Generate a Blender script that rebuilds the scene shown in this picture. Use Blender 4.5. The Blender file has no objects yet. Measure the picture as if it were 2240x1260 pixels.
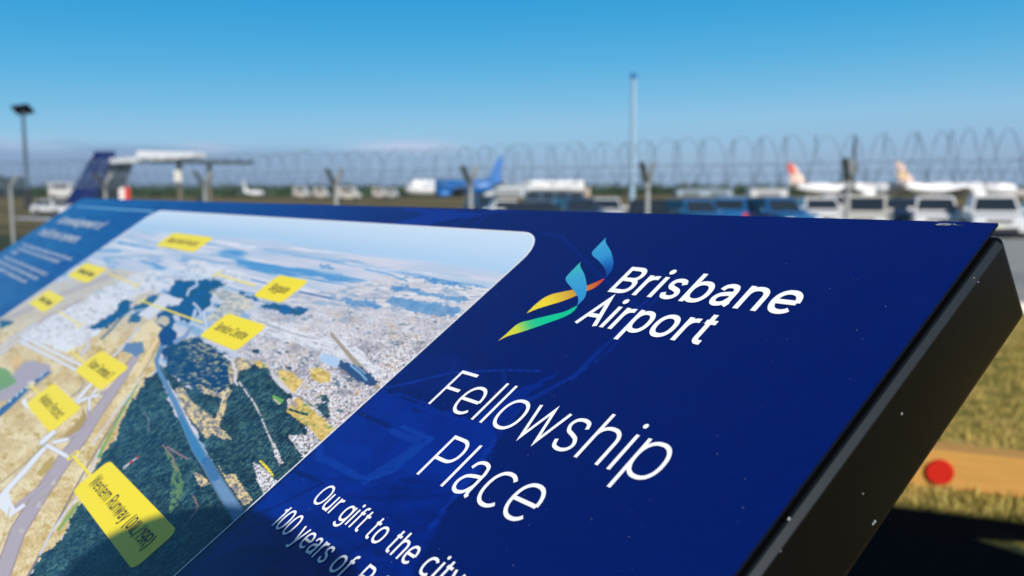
import bpy, bmesh, math, random
import numpy as np
from mathutils import Vector, Matrix
R = math.radians
random.seed(7)
rng = np.random.RandomState(11)
scene = bpy.context.scene
COL = scene.collection

# ------------------------------------------------------------------ camera, sky, sun, exposure
CAM_H = 1.30
F_PX, CX, CY = 1975.0, 1120.0, 630.0            # focal length and centre for a 2240 x 1260 frame
PITCH = math.atan((CY - 420.0) / F_PX)
cam_d = bpy.data.cameras.new('camera')
cam = bpy.data.objects.new('camera', cam_d); COL.objects.link(cam)
cam.location = (0, 0, CAM_H)
cam.rotation_euler = (R(90) - PITCH, 0, 0)
cam_d.sensor_width = 36.0
cam_d.lens = F_PX / 2240.0 * 36.0
cam_d.clip_start = 0.02
cam_d.clip_end = 12000
cam_d.dof.use_dof = True
cam_d.dof.focus_distance = 0.69
cam_d.dof.aperture_fstop = 5.7
cam_d.dof.aperture_blades = 0
scene.camera = cam

SUN_EL, SUN_AZ = 26.0, 22.0                      # light travels AZ degrees left of the view direction
to_sun = Vector((math.sin(R(SUN_AZ)) * math.cos(R(SUN_EL)), -math.cos(R(SUN_AZ)) * math.cos(R(SUN_EL)), math.sin(R(SUN_EL))))
sun_d = bpy.data.lights.new('sun', 'SUN'); sun_d.energy = 5.0; sun_d.angle = R(0.53); sun_d.color = (1.0, 0.955, 0.88)
sun = bpy.data.objects.new('sun', sun_d); COL.objects.link(sun)
sun.rotation_euler = to_sun.to_track_quat('Z', 'Y').to_euler()
world = bpy.data.worlds.new('World'); scene.world = world; world.use_nodes = True
wn, wl = world.node_tree.nodes, world.node_tree.links
wn.clear()
w_out = wn.new('ShaderNodeOutputWorld'); w_bg = wn.new('ShaderNodeBackground')
w_sky = wn.new('ShaderNodeTexSky'); w_sky.sky_type = 'NISHITA'; w_sky.sun_disc = False
w_sky.sun_elevation = R(SUN_EL)
w_sky.sun_rotation = math.atan2(to_sun.x, to_sun.y)
w_sky.air_density = 1.0; w_sky.dust_density = 0.35; w_sky.ozone_density = 1.6; w_sky.altitude = 10
w_hsv = wn.new('ShaderNodeHueSaturation'); w_hsv.inputs['Saturation'].default_value = 1.22; w_hsv.inputs['Hue'].default_value = 0.488
# the blue of the air above the airfield, blended over the physical sky by elevation
w_tc = wn.new('ShaderNodeTexCoord'); w_sep = wn.new('ShaderNodeSeparateXYZ'); wl.new(w_tc.outputs['Generated'], w_sep.inputs[0])
w_ramp = wn.new('ShaderNodeValToRGB'); w_az = wn.new('ShaderNodeMath'); w_az.operation = 'MULTIPLY_ADD'; w_az.inputs[1].default_value = -0.032; wl.new(w_sep.outputs['X'], w_az.inputs[0]); wl.new(w_sep.outputs['Z'], w_az.inputs[2])
wl.new(w_az.outputs[0], w_ramp.inputs[0])                     # the air is paler towards the right of the view
SKY = [(0.0, (0.255, 0.385, 0.585)), (0.02, (0.285, 0.43, 0.64)), (0.045, (0.29, 0.50, 0.735)), (0.07, (0.265, 0.535, 0.785)), (0.10, (0.17, 0.49, 0.78)), (0.135, (0.088, 0.43, 0.76)), (0.17, (0.045, 0.38, 0.73)), (0.21, (0.018, 0.33, 0.70)), (0.5, (0.060, 0.135, 0.29)), (1.0, (0.045, 0.085, 0.18))]
while len(w_ramp.color_ramp.elements) < len(SKY): w_ramp.color_ramp.elements.new(0.5)
for e_, (q_, c_) in zip(w_ramp.color_ramp.elements, SKY): e_.position = q_; e_.color = (*c_, 1)
w_up = wn.new('ShaderNodeVectorMath'); w_up.operation = 'SCALE'; w_up.inputs['Scale'].default_value = 8.0; wl.new(w_ramp.outputs[0], w_up.inputs[0])
w_blend = wn.new('ShaderNodeMixRGB'); w_blend.inputs[0].default_value = 0.94
wl.new(w_sky.outputs[0], w_hsv.inputs['Color']); wl.new(w_hsv.outputs[0], w_blend.inputs[1]); wl.new(w_up.outputs[0], w_blend.inputs[2])
# low lilac haze bank on the left and three thin cloud streaks above the horizon
def wmath(op, a_, b_=None, c_=None):
    n_ = wn.new('ShaderNodeMath'); n_.operation = op
    for i_, q_ in enumerate((a_, b_, c_)):
        if q_ is None: continue
        if isinstance(q_, (int, float)): n_.inputs[i_].default_value = q_
        else: wl.new(q_, n_.inputs[i_])
    return n_.outputs[0]
w_azi = wmath('ARCTAN2', w_sep.outputs['X'], w_sep.outputs['Y']); w_ele = w_sep.outputs['Z']
w_map = wn.new('ShaderNodeMapping'); w_map.inputs['Scale'].default_value = (4.0, 4.0, 40.0); wl.new(w_tc.outputs['Generated'], w_map.inputs[0])
w_noise = wn.new('ShaderNodeTexNoise'); w_noise.inputs['Scale'].default_value = 2.6; w_noise.inputs['Detail'].default_value = 6; wl.new(w_map.outputs[0], w_noise.inputs[0])
w_nz = wmath('SUBTRACT', w_noise.outputs[0], 0.5)
w_sum = None
for az_, el_, wa_, we_, st_ in ((-0.115, 0.050, 0.050, 0.0065, 0.62), (-0.325, 0.046, 0.030, 0.005, 0.42), (-0.51, 0.047, 0.06, 0.006, 0.25), (0.9, 0.08, 0.2, 0.012, 0.4), (-1.3, 0.09, 0.3, 0.014, 0.4)):
    da = wmath('DIVIDE', wmath('SUBTRACT', w_azi, az_), wa_); de = wmath('DIVIDE', wmath('SUBTRACT', wmath('MULTIPLY_ADD', w_nz, 0.014, w_ele), el_), we_)
    r2 = wmath('ADD', wmath('MULTIPLY', da, da), wmath('MULTIPLY', de, de)); g_ = wmath('MULTIPLY', wmath('EXPONENT', wmath('MULTIPLY', r2, -1.0)), st_)
    w_sum = g_ if w_sum is None else wmath('ADD', w_sum, g_)
w_mul2 = wmath('MINIMUM', wmath('MULTIPLY', w_sum, wmath('MULTIPLY_ADD', w_nz, 2.4, 1.0)), 0.8)
w_bank = wn.new('ShaderNodeMapRange'); w_bank.interpolation_type = 'SMOOTHSTEP'; w_bank.inputs[1].default_value = 0.054; w_bank.inputs[2].default_value = 0.036; wl.new(wmath('MULTIPLY_ADD', w_nz, 0.02, w_ele), w_bank.inputs[0])
w_side = wn.new('ShaderNodeMapRange'); w_side.inputs[1].default_value = 0.15; w_side.inputs[2].default_value = -0.4; wl.new(w_azi, w_side.inputs[0])
w_bm = wn.new('ShaderNodeMixRGB'); w_bm.inputs[2].default_value = (1.95, 2.75, 4.35, 1); wl.new(wmath('MULTIPLY', wmath('MULTIPLY', w_bank.outputs[0], w_side.outputs[0]), 0.75), w_bm.inputs[0]); wl.new(w_blend.outputs[0], w_bm.inputs[1])
w_mix = wn.new('ShaderNodeMixRGB'); w_mix.inputs[2].default_value = (4.6, 5.0, 6.6, 1)
wl.new(w_mul2, w_mix.inputs[0]); wl.new(w_bm.outputs[0], w_mix.inputs[1])
wl.new(w_mix.outputs[0], w_bg.inputs['Color']); w_bg.inputs['Strength'].default_value = 0.088
wl.new(w_bg.outputs[0], w_out.inputs['Surface'])
vs = scene.view_settings
vs.view_transform = 'Standard'; vs.look = 'None'; vs.exposure = 0.46; vs.gamma = 1.0; vs.use_curve_mapping = False
scene.cycles.max_bounces = 8

# ------------------------------------------------------------------ small helpers
def lin(c):
    c = np.asarray(c, float) / 255.0
    return np.where(c <= 0.04045, c / 12.92, ((c + 0.055) / 1.055) ** 2.4)

def tag(o, label=None, cat=None, group=None, kind=None):
    if label: o['label'] = label
    if cat: o['category'] = cat
    if group: o['group'] = group
    if kind: o['kind'] = kind
    return o

def empty(name, loc=(0, 0, 0), rz=0.0, label=None, cat=None, group=None):
    o = bpy.data.objects.new(name, None); COL.objects.link(o)
    o.location = loc; o.rotation_euler = (0, 0, rz); o.empty_display_size = 0.1
    return tag(o, label, cat, group)

def mat(name, rgb, rough=0.6, metal=0.0, vary=0.12, scale=8.0, spec=0.5, coat=0.0, bump=0.0, bscale=60.0, emit=None):
    m = bpy.data.materials.new(name); m.use_nodes = True
    n, l = m.node_tree.nodes, m.node_tree.links
    p = n['Principled BSDF']
    p.inputs['Roughness'].default_value = rough; p.inputs['Metallic'].default_value = metal
    p.inputs['Specular IOR Level'].default_value = spec; p.inputs['Coat Weight'].default_value = coat
    tc = n.new('ShaderNodeTexCoord'); nz = n.new('ShaderNodeTexNoise'); nz.inputs['Scale'].default_value = scale; nz.inputs['Detail'].default_value = 4
    l.new(tc.outputs['Object'], nz.inputs['Vector'])
    mx = n.new('ShaderNodeMixRGB')
    a = [min(1, c * (1 + vary)) for c in rgb]; b = [c * (1 - vary) for c in rgb]
    mx.inputs[1].default_value = (*b, 1); mx.inputs[2].default_value = (*a, 1)
    l.new(nz.outputs[0], mx.inputs[0]); l.new(mx.outputs[0], p.inputs['Base Color'])
    if bump:
        n2 = n.new('ShaderNodeTexNoise'); n2.inputs['Scale'].default_value = bscale; l.new(tc.outputs['Object'], n2.inputs['Vector'])
        bp = n.new('ShaderNodeBump'); bp.inputs['Strength'].default_value = bump; bp.inputs['Distance'].default_value = 0.002
        l.new(n2.outputs[0], bp.inputs['Height']); l.new(bp.outputs[0], p.inputs['Normal'])
    return m

def mat_attr(name, rough=0.4, spec=0.5, coat=0.0, vary=0.0, scale=400.0):
    """colour comes from the painted colour attribute of the print, with a fine procedural grain"""
    m = bpy.data.materials.new(name); m.use_nodes = True
    n, l = m.node_tree.nodes, m.node_tree.links
    p = n['Principled BSDF']; p.inputs['Roughness'].default_value = rough
    p.inputs['Specular IOR Level'].default_value = spec; p.inputs['Coat Weight'].default_value = coat
    at = n.new('ShaderNodeAttribute'); at.attribute_name = 'Col'
    tc = n.new('ShaderNodeTexCoord'); nz = n.new('ShaderNodeTexNoise'); nz.inputs['Scale'].default_value = scale; nz.inputs['Detail'].default_value = 3
    l.new(tc.outputs['Object'], nz.inputs['Vector'])
    mr = n.new('ShaderNodeMapRange'); mr.inputs[3].default_value = 1 - vary; mr.inputs[4].default_value = 1 + vary
    l.new(nz.outputs[0], mr.inputs[0])
    vm = n.new('ShaderNodeVectorMath'); vm.operation = 'SCALE'; l.new(at.outputs['Color'], vm.inputs[0]); l.new(mr.outputs[0], vm.inputs['Scale'])
    l.new(vm.outputs[0], p.inputs['Base Color'])
    return m

def link_mesh(name, me, m=None, parent=None):
    o = bpy.data.objects.new(name, me); COL.objects.link(o)
    if m is not None: me.materials.append(m)
    if parent is not None: o.parent = parent
    return o

def bm_obj(name, bm, m, parent=None, smooth=False, bevel=0.0, seg=2):
    if bevel > 0:
        bmesh.ops.bevel(bm, geom=[e for e in bm.edges if e.is_manifold and e.calc_face_angle(0) > 0.5], offset=bevel, segments=seg, affect='EDGES', profile=0.6, clamp_overlap=True)
    bmesh.ops.recalc_face_normals(bm, faces=bm.faces[:])
    me = bpy.data.meshes.new(name); bm.to_mesh(me); bm.free()
    if smooth:
        me.polygons.foreach_set('use_smooth', [True] * len(me.polygons))
    return link_mesh(name, me, m, parent)

def add_box(bm, c, s, rot=None):
    r = bmesh.ops.create_cube(bm, size=1.0)
    M = Matrix.Translation(c) @ (rot.to_4x4() if rot is not None else Matrix()) @ Matrix.Diagonal((*s, 1))
    bmesh.ops.transform(bm, matrix=M, verts=r['verts'])
    return r['verts']

def add_tube(bm, a, b, r0, r1=None, seg=10, caps=True):
    a, b = Vector(a), Vector(b); r1 = r0 if r1 is None else r1
    d = b - a
    r = bmesh.ops.create_cone(bm, cap_ends=caps, segments=seg, radius1=r0, radius2=r1, depth=d.length)
    M = Matrix.Translation((a + b) / 2) @ d.to_track_quat('Z', 'Y').to_matrix().to_4x4()
    bmesh.ops.transform(bm, matrix=M, verts=r['verts'])
    return r['verts']

def add_hex(bm, lo, hi):
    """two quads (4 points each, same winding) joined into a closed solid"""
    v = [bm.verts.new(p) for p in lo] + [bm.verts.new(p) for p in hi]
    bm.faces.new(v[0:4][::-1]); bm.faces.new(v[4:8])
    for i in range(4):
        j = (i + 1) % 4
        bm.faces.new((v[i], v[j], v[4 + j], v[4 + i]))

def add_prism(bm, pts, x0, x1):
    """side profile (y, z) pulled across x"""
    a = [bm.verts.new((x0, y, z)) for y, z in pts]; b = [bm.verts.new((x1, y, z)) for y, z in pts]
    bm.faces.new(a); bm.faces.new(b[::-1])
    n = len(pts)
    for i in range(n):
        j = (i + 1) % n
        bm.faces.new((a[j], a[i], b[i], b[j]))

def ray(px, py):
    x, y = (px - CX) / F_PX, -(py - CY) / F_PX
    c, s = math.cos(PITCH), math.sin(PITCH)
    return Vector((x, c + y * s, -s + y * c))

CAM = Vector((0, 0, CAM_H))
def at(px, py, Y):
    r = ray(px, py); return CAM + r * (Y / r.y)

def gz(y, x=0.0):
    """ground height: a flat viewing mound that falls gently to the car park and the airfield"""
    ys = [-4000, 9.0, 10.5, 34, 60, 4000]; zs = [0, 0, -0.10, -0.40, -0.52, -0.52]
    return float(np.interp(y, ys, zs))

def on_ground(px, py, z=0.0):
    r = ray(px, py); return CAM + r * ((z - CAM_H) / r.z)

# ------------------------------------------------------------------ ground, car park, kerb
def ground_material():
    m = bpy.data.materials.new('airfield_grass'); m.use_nodes = True
    n, l = m.node_tree.nodes, m.node_tree.links
    p = n['Principled BSDF']; p.inputs['Roughness'].default_value = 0.95; p.inputs['Specular IOR Level'].default_value = 0.1
    g = n.new('ShaderNodeNewGeometry')
    def noise(scale, detail=4, sx=1, sy=1):
        mp = n.new('ShaderNodeMapping'); mp.inputs['Scale'].default_value = (sx, sy, 1); l.new(g.outputs['Position'], mp.inputs[0])
        t = n.new('ShaderNodeTexNoise'); t.inputs['Scale'].default_value = scale; t.inputs['Detail'].default_value = detail; l.new(mp.outputs[0], t.inputs['Vector']); return t
    def ramp(src, pts):
        r = n.new('ShaderNodeValToRGB'); l.new(src, r.inputs[0])
        while len(r.color_ramp.elements) < len(pts): r.color_ramp.elements.new(0.5)
        for e, (q, c) in zip(r.color_ramp.elements, pts): e.position = q; e.color = (*c, 1)
        return r
    near = ramp(noise(2.6, 6, 1, 1.8).outputs[0], [(0.33, (0.115, 0.115, 0.02)), (0.47, (0.25, 0.195, 0.045)), (0.57, (0.36, 0.25, 0.065)), (0.7, (0.50, 0.36, 0.13))])
    far = ramp(noise(0.05, 6, 1, 3).outputs[0], [(0.35, (0.06, 0.065, 0.03)), (0.5, (0.13, 0.10, 0.045)), (0.65, (0.20, 0.15, 0.065))])
    green = ramp(noise(0.6, 4).outputs[0], [(0.3, (0.030, 0.045, 0.026)), (0.7, (0.055, 0.07, 0.04))])
    sep = n.new('ShaderNodeSeparateXYZ'); l.new(g.outputs['Position'], sep.inputs[0])
    f1 = n.new('ShaderNodeMapRange'); f1.inputs[1].default_value = 14; f1.inputs[2].default_value = 40; l.new(sep.outputs['Y'], f1.inputs[0])
    m1 = n.new('ShaderNodeMixRGB'); l.new(f1.outputs[0], m1.inputs[0]); l.new(near.outputs[0], m1.inputs[1]); l.new(far.outputs[0], m1.inputs[2])
    # darker watered grass to the left of the sign
    f2 = n.new('ShaderNodeMapRange'); f2.inputs[1].default_value = -4.5; f2.inputs[2].default_value = -3.0; f2.inputs[3].default_value = 1; f2.inputs[4].default_value = 0; l.new(sep.outputs['X'], f2.inputs[0])
    f3 = n.new('ShaderNodeMapRange'); f3.inputs[1].default_value = 42; f3.inputs[2].default_value = 34; l.new(sep.outputs['Y'], f3.inputs[0])
    mu = n.new('ShaderNodeMath'); mu.operation = 'MULTIPLY'; l.new(f2.outputs[0], mu.inputs[0]); l.new(f3.outputs[0], mu.inputs[1])
    m2 = n.new('ShaderNodeMixRGB'); l.new(mu.outputs[0], m2.inputs[0]); l.new(m1.outputs[0], m2.inputs[1]); l.new(green.outputs[0], m2.inputs[2])
    l.new(m2.outputs[0], p.inputs['Base Color'])
    b = n.new('ShaderNodeBump'); b.inputs['Strength'].default_value = 0.9; b.inputs['Distance'].default_value = 0.04
    l.new(noise(28, 5).outputs[0], b.inputs['Height']); l.new(b.outputs[0], p.inputs['Normal'])
    return m

def sheet(name, xs, ys, dz, m, zf=gz):
    me = bpy.data.meshes.new(name)
    V = [(x, y, zf(y) + dz) for y in ys for x in xs]; nx = len(xs)
    Fc = [(j * nx + i, j * nx + i + 1, (j + 1) * nx + i + 1, (j + 1) * nx + i) for j in range(len(ys) - 1) for i in range(nx - 1)]
    me.from_pydata(V, [], Fc); me.update()
    return link_mesh(name, me, m)

ground = sheet('ground', [-4000, -400, -60, -20, -6, 0, 6, 20, 60, 400, 4000], [-60, -10, 0, 4, 9, 10.5, 14, 20, 34, 60, 120, 400, 1500, 4000], 0.0, ground_material())
tag(ground, kind='structure')
asphalt = mat('worn_asphalt', (0.235, 0.232, 0.22), 0.9, vary=0.16, scale=1.7, bump=0.4, bscale=90)
cp = sheet('car_park', [-2.5, 0, 10, 24, 40, 70], [10.62, 14, 20, 34, 46, 60, 78], 0.004, asphalt); tag(cp, kind='structure')
concrete = mat('pale_concrete', (0.50, 0.46, 0.42), 0.85, vary=0.1, scale=3)
bm = bmesh.new()
for i in range(40):                                  # one kerb stone per metre
    x = -2.5 + i * 1.0
    add_box(bm, (x + 0.5, 10.52, -0.07), (0.985, 0.17, 0.16))
tag(bm_obj('kerb', bm, concrete, bevel=0.012), kind='structure')
line_paint = mat('line_paint', (0.72, 0.72, 0.70), 0.7, vary=0.12, scale=9)
bm = bmesh.new()
for i in range(18):
    x = -6 + i * 2.7; y0, y1 = 27.0, 31.5
    v = [bm.verts.new((x + a, y, gz(y) + 0.009)) for a, y in ((0, y0), (0.1, y0), (0.1, y1), (0, y1))]; bm.faces.new(v)
tag(bm_obj('bay_markings', bm, line_paint), kind='structure')

# grass tufts standing in the strip between the timber edging and the kerb
def tufts():
    N = 12000
    V, Fc, C = [], [], []
    for i in range(N):
        y = 3.2 + 7.0 * random.random() ** 1.3; x = y * (0.28 + 0.75 * random.random())
        h = 0.02 + 0.035 * random.random(); a = random.random() * 6.28; w = 0.006; lean = 0.03 * (random.random() - 0.5)
        pu = CX + F_PX * x / (y * math.cos(PITCH) + CAM_H * math.sin(PITCH)); pv = CY - F_PX * (y * math.sin(PITCH) - CAM_H * math.cos(PITCH)) / (y * math.cos(PITCH) + CAM_H * math.sin(PITCH))
        if pv > 1106 + 0.123 * (pu - 1900) + 4: continue       # no grass on the near-black painted shadow
        z = gz(y); dx, dy = math.cos(a) * w, math.sin(a) * w
        k = len(V); V += [(x - dx, y - dy, z), (x + dx, y + dy, z), (x + lean, y + lean * 0.5, z + h)]; Fc.append((k, k + 1, k + 2))
    me = bpy.data.meshes.new('grass'); me.from_pydata(V, [], Fc)
    o = link_mesh('grass', me, mat('dry_grass_blades', (0.30, 0.235, 0.065), 0.9, vary=0.5, scale=1.6, spec=0.1)); tag(o, 'short dry olive and straw coloured grass beside the timber edging', 'grass', kind='stuff')
tufts()

# ------------------------------------------------------------------ the sign: its plane
S = 0.36                                             # metres per panel unit (camera stands one unit off the face)
u_dir = -Vector((ray(-330, 425).x, ray(-330, 425).y, 0)).normalized()
v_dir = ray(4213, -2227).normalized(); v_dir = (v_dir - u_dir * v_dir.dot(u_dir)).normalized()
n_dir = u_dir.cross(v_dir)
def on_plane(px, py):
    r = ray(px, py); return r * (-S / r.dot(n_dir))
O_rel = on_plane(2183, 488)                          # top right corner seen from the camera
ORIGIN = CAM + O_rel
PM = Matrix.Translation(ORIGIN) @ Matrix((u_dir, v_dir, n_dir)).transposed().to_4x4()
def UV(px, py):
    P = on_plane(px, py) - O_rel
    return P.dot(u_dir), P.dot(v_dir)               # metres along the panel: u right, v up, both <= 0
RW = np.array([[math.cos(PITCH), -math.sin(PITCH)], [math.sin(PITCH), math.cos(PITCH)]])
def to_photo(U, V):
    """panel metres -> coordinates of the printed artwork"""
    P = [ORIGIN[i] - CAM[i] + U * u_dir[i] + V * v_dir[i] for i in range(3)]
    f = P[1] * RW[0, 0] + P[2] * RW[0, 1]; up = P[1] * RW[1, 0] + P[2] * RW[1, 1]
    return CX + F_PX * P[0] / f, CY - F_PX * up / f

PW, PH, PD = 8.02 * S, 2.20 * S, 0.192 * S           # panel width, height, box depth
sign = bpy.data.objects.new('information_sign', None); COL.objects.link(sign)
sign.matrix_world = PM
tag(sign, 'long blue slanted information board with aerial photo, white lettering and black frame', 'sign')

# ---- numpy painting tools
def vnoise(x, y, seed=0):
    xi, yi = np.floor(x).astype(np.int64), np.floor(y).astype(np.int64); fx, fy = x - xi, y - yi
    fx = fx * fx * (3 - 2 * fx); fy = fy * fy * (3 - 2 * fy)
    def h(a, b):
        n = (a * 374761393 + b * 668265263 + seed * 974634777) & 0xFFFFFFFF
        n = ((n ^ (n >> 13)) * 1274126177) & 0xFFFFFFFF
        return ((n ^ (n >> 16)) & 0xFFFF) / 65535.0
    return (h(xi, yi) * (1 - fx) + h(xi + 1, yi) * fx) * (1 - fy) + (h(xi, yi + 1) * (1 - fx) + h(xi + 1, yi + 1) * fx) * fy
def cell(x, y, seed=0):
    a, b = np.floor(x).astype(np.int64), np.floor(y).astype(np.int64)
    n = (a * 374761393 + b * 668265263 + seed * 974634777) & 0xFFFFFFFF
    n = ((n ^ (n >> 13)) * 1274126177) & 0xFFFFFFFF
    return ((n ^ (n >> 16)) & 0xFFFF) / 65535.0
def fbm(x, y, seed=0, o=4):
    s, a, t = 0, 0.5, 0
    for i in range(o):
        s = s + a * vnoise(x * 2 ** i, y * 2 ** i, seed + i); t += a; a *= 0.55
    return s / t

class Canvas:
    def __init__(s, U, V):
        s.U, s.V = U, V; s.X, s.Y = to_photo(U, V); s.C = np.zeros(U.shape + (3,)); s.D = np.zeros(U.shape + (3,))
    def mask(s, poly, wob=0.0, wf=14.0):
        X, Y = s.X, s.Y
        if wob:
            X = X + wob * (fbm(s.X / wf, s.Y / wf, 5) - 0.5) * 2; Y = Y + wob * (fbm(s.X / wf, s.Y / wf, 9) - 0.5) * 2
        poly = np.array(poly, float); m = np.zeros(X.shape, bool)
        bb = (X > poly[:, 0].min() - 1) & (X < poly[:, 0].max() + 1) & (Y > poly[:, 1].min() - 1) & (Y < poly[:, 1].max() + 1)
        x, y = X[bb], Y[bb]; c = np.zeros(x.shape, bool); j = len(poly) - 1
        for i in range(len(poly)):
            xi, yi = poly[i]; xj, yj = poly[j]
            if yi != yj:
                c ^= ((yi > y) != (yj > y)) & (x < (xj - xi) * (y - yi) / (yj - yi) + xi)
            j = i
        m[bb] = c
        return m
    def linedist(s, pts, w):
        """soft mask of a polyline; w is one width or one per point"""
        w = [w] * len(pts) if np.isscalar(w) else w
        out = np.zeros(s.X.shape)
        for (a, b, wa, wb) in zip(pts[:-1], pts[1:], w[:-1], w[1:]):
            ax, ay = a; bx, by = b; W = max(wa, wb)
            bb = (s.X > min(ax, bx) - W) & (s.X < max(ax, bx) + W) & (s.Y > min(ay, by) - W) & (s.Y < max(ay, by) + W)
            x, y = s.X[bb], s.Y[bb]
            t = np.clip(((x - ax) * (bx - ax) + (y - ay) * (by - ay)) / max(1e-6, (bx - ax) ** 2 + (by - ay) ** 2), 0, 1)
            d = np.hypot(x - ax - t * (bx - ax), y - ay - t * (by - ay))
            ww = (wa + (wb - wa) * t) / 2
            out[bb] = np.maximum(out[bb], np.clip(ww + 0.6 - d, 0, 1))
        return out
    def put(s, m, col, a=1.0, det=None):
        m = (m.astype(float) * a)[..., None]
        s.D = s.D * (1 - m) + (0.0 if det is None else det * m)
        c = np.asarray(col, float)
        s.C = s.C * (1 - m) + c * m
    def poly(s, p, col, a=1.0, wob=0.0, wf=14.0): s.put(s.mask(p, wob, wf), col, a)
    def line(s, p, w, col, a=1.0): s.put(s.linedist(p, w), col, a)

def mix(a, b, t): t = np.clip(t, 0, 1)[..., None]; return np.asarray(a, float) * (1 - t) + np.asarray(b, float) * t

def grid_mesh(name, us, vs_, rgb, m, parent, z, keep=None, albedo=0.8):
    """flat print on a fine grid: colour sits in the mesh, one value per point"""
    nu, nv = len(us), len(vs_)
    U, V = np.meshgrid(us, vs_)
    co = np.stack([U, V, np.full(U.shape, z)], -1).reshape(-1, 3)
    ii = (np.arange(nv - 1)[:, None] * nu + np.arange(nu - 1)[None, :])
    q = np.stack([ii + nu, ii, ii + 1, ii + nu + 1], -1).reshape(-1, 4)
    if keep is not None:
        k = keep.reshape(-1); q = q[k[q].any(1)]
    me = bpy.data.meshes.new(name)
    me.vertices.add(len(co)); me.vertices.foreach_set('co', co.astype(np.float32).ravel())
    me.loops.add(q.size); me.loops.foreach_set('vertex_index', q.astype(np.int32).ravel())
    me.polygons.add(len(q)); me.polygons.foreach_set('loop_start', (np.arange(len(q)) * 4).astype(np.int32)); me.polygons.foreach_set('loop_total', np.full(len(q), 4, np.int32))
    me.update(calc_edges=True)
    at_ = me.color_attributes.new('Col', 'FLOAT_COLOR', 'POINT')
    c = np.ones((len(co), 4), np.float32); c[:, :3] = (lin(np.clip(rgb, 0, 255)) * albedo).reshape(-1, 3)
    at_.data.foreach_set('color', c.ravel())
    return link_mesh(name, me, m, parent)

def geo_steps(a, b, n, ratio):
    """n steps from a to b whose size shrinks to 1/ratio of the first"""
    k = (1 / ratio) ** (1.0 / (n - 1)); s = k ** np.arange(n); s = np.cumsum(s) / s.sum()
    return np.concatenate([[a], a + (b - a) * s])

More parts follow.
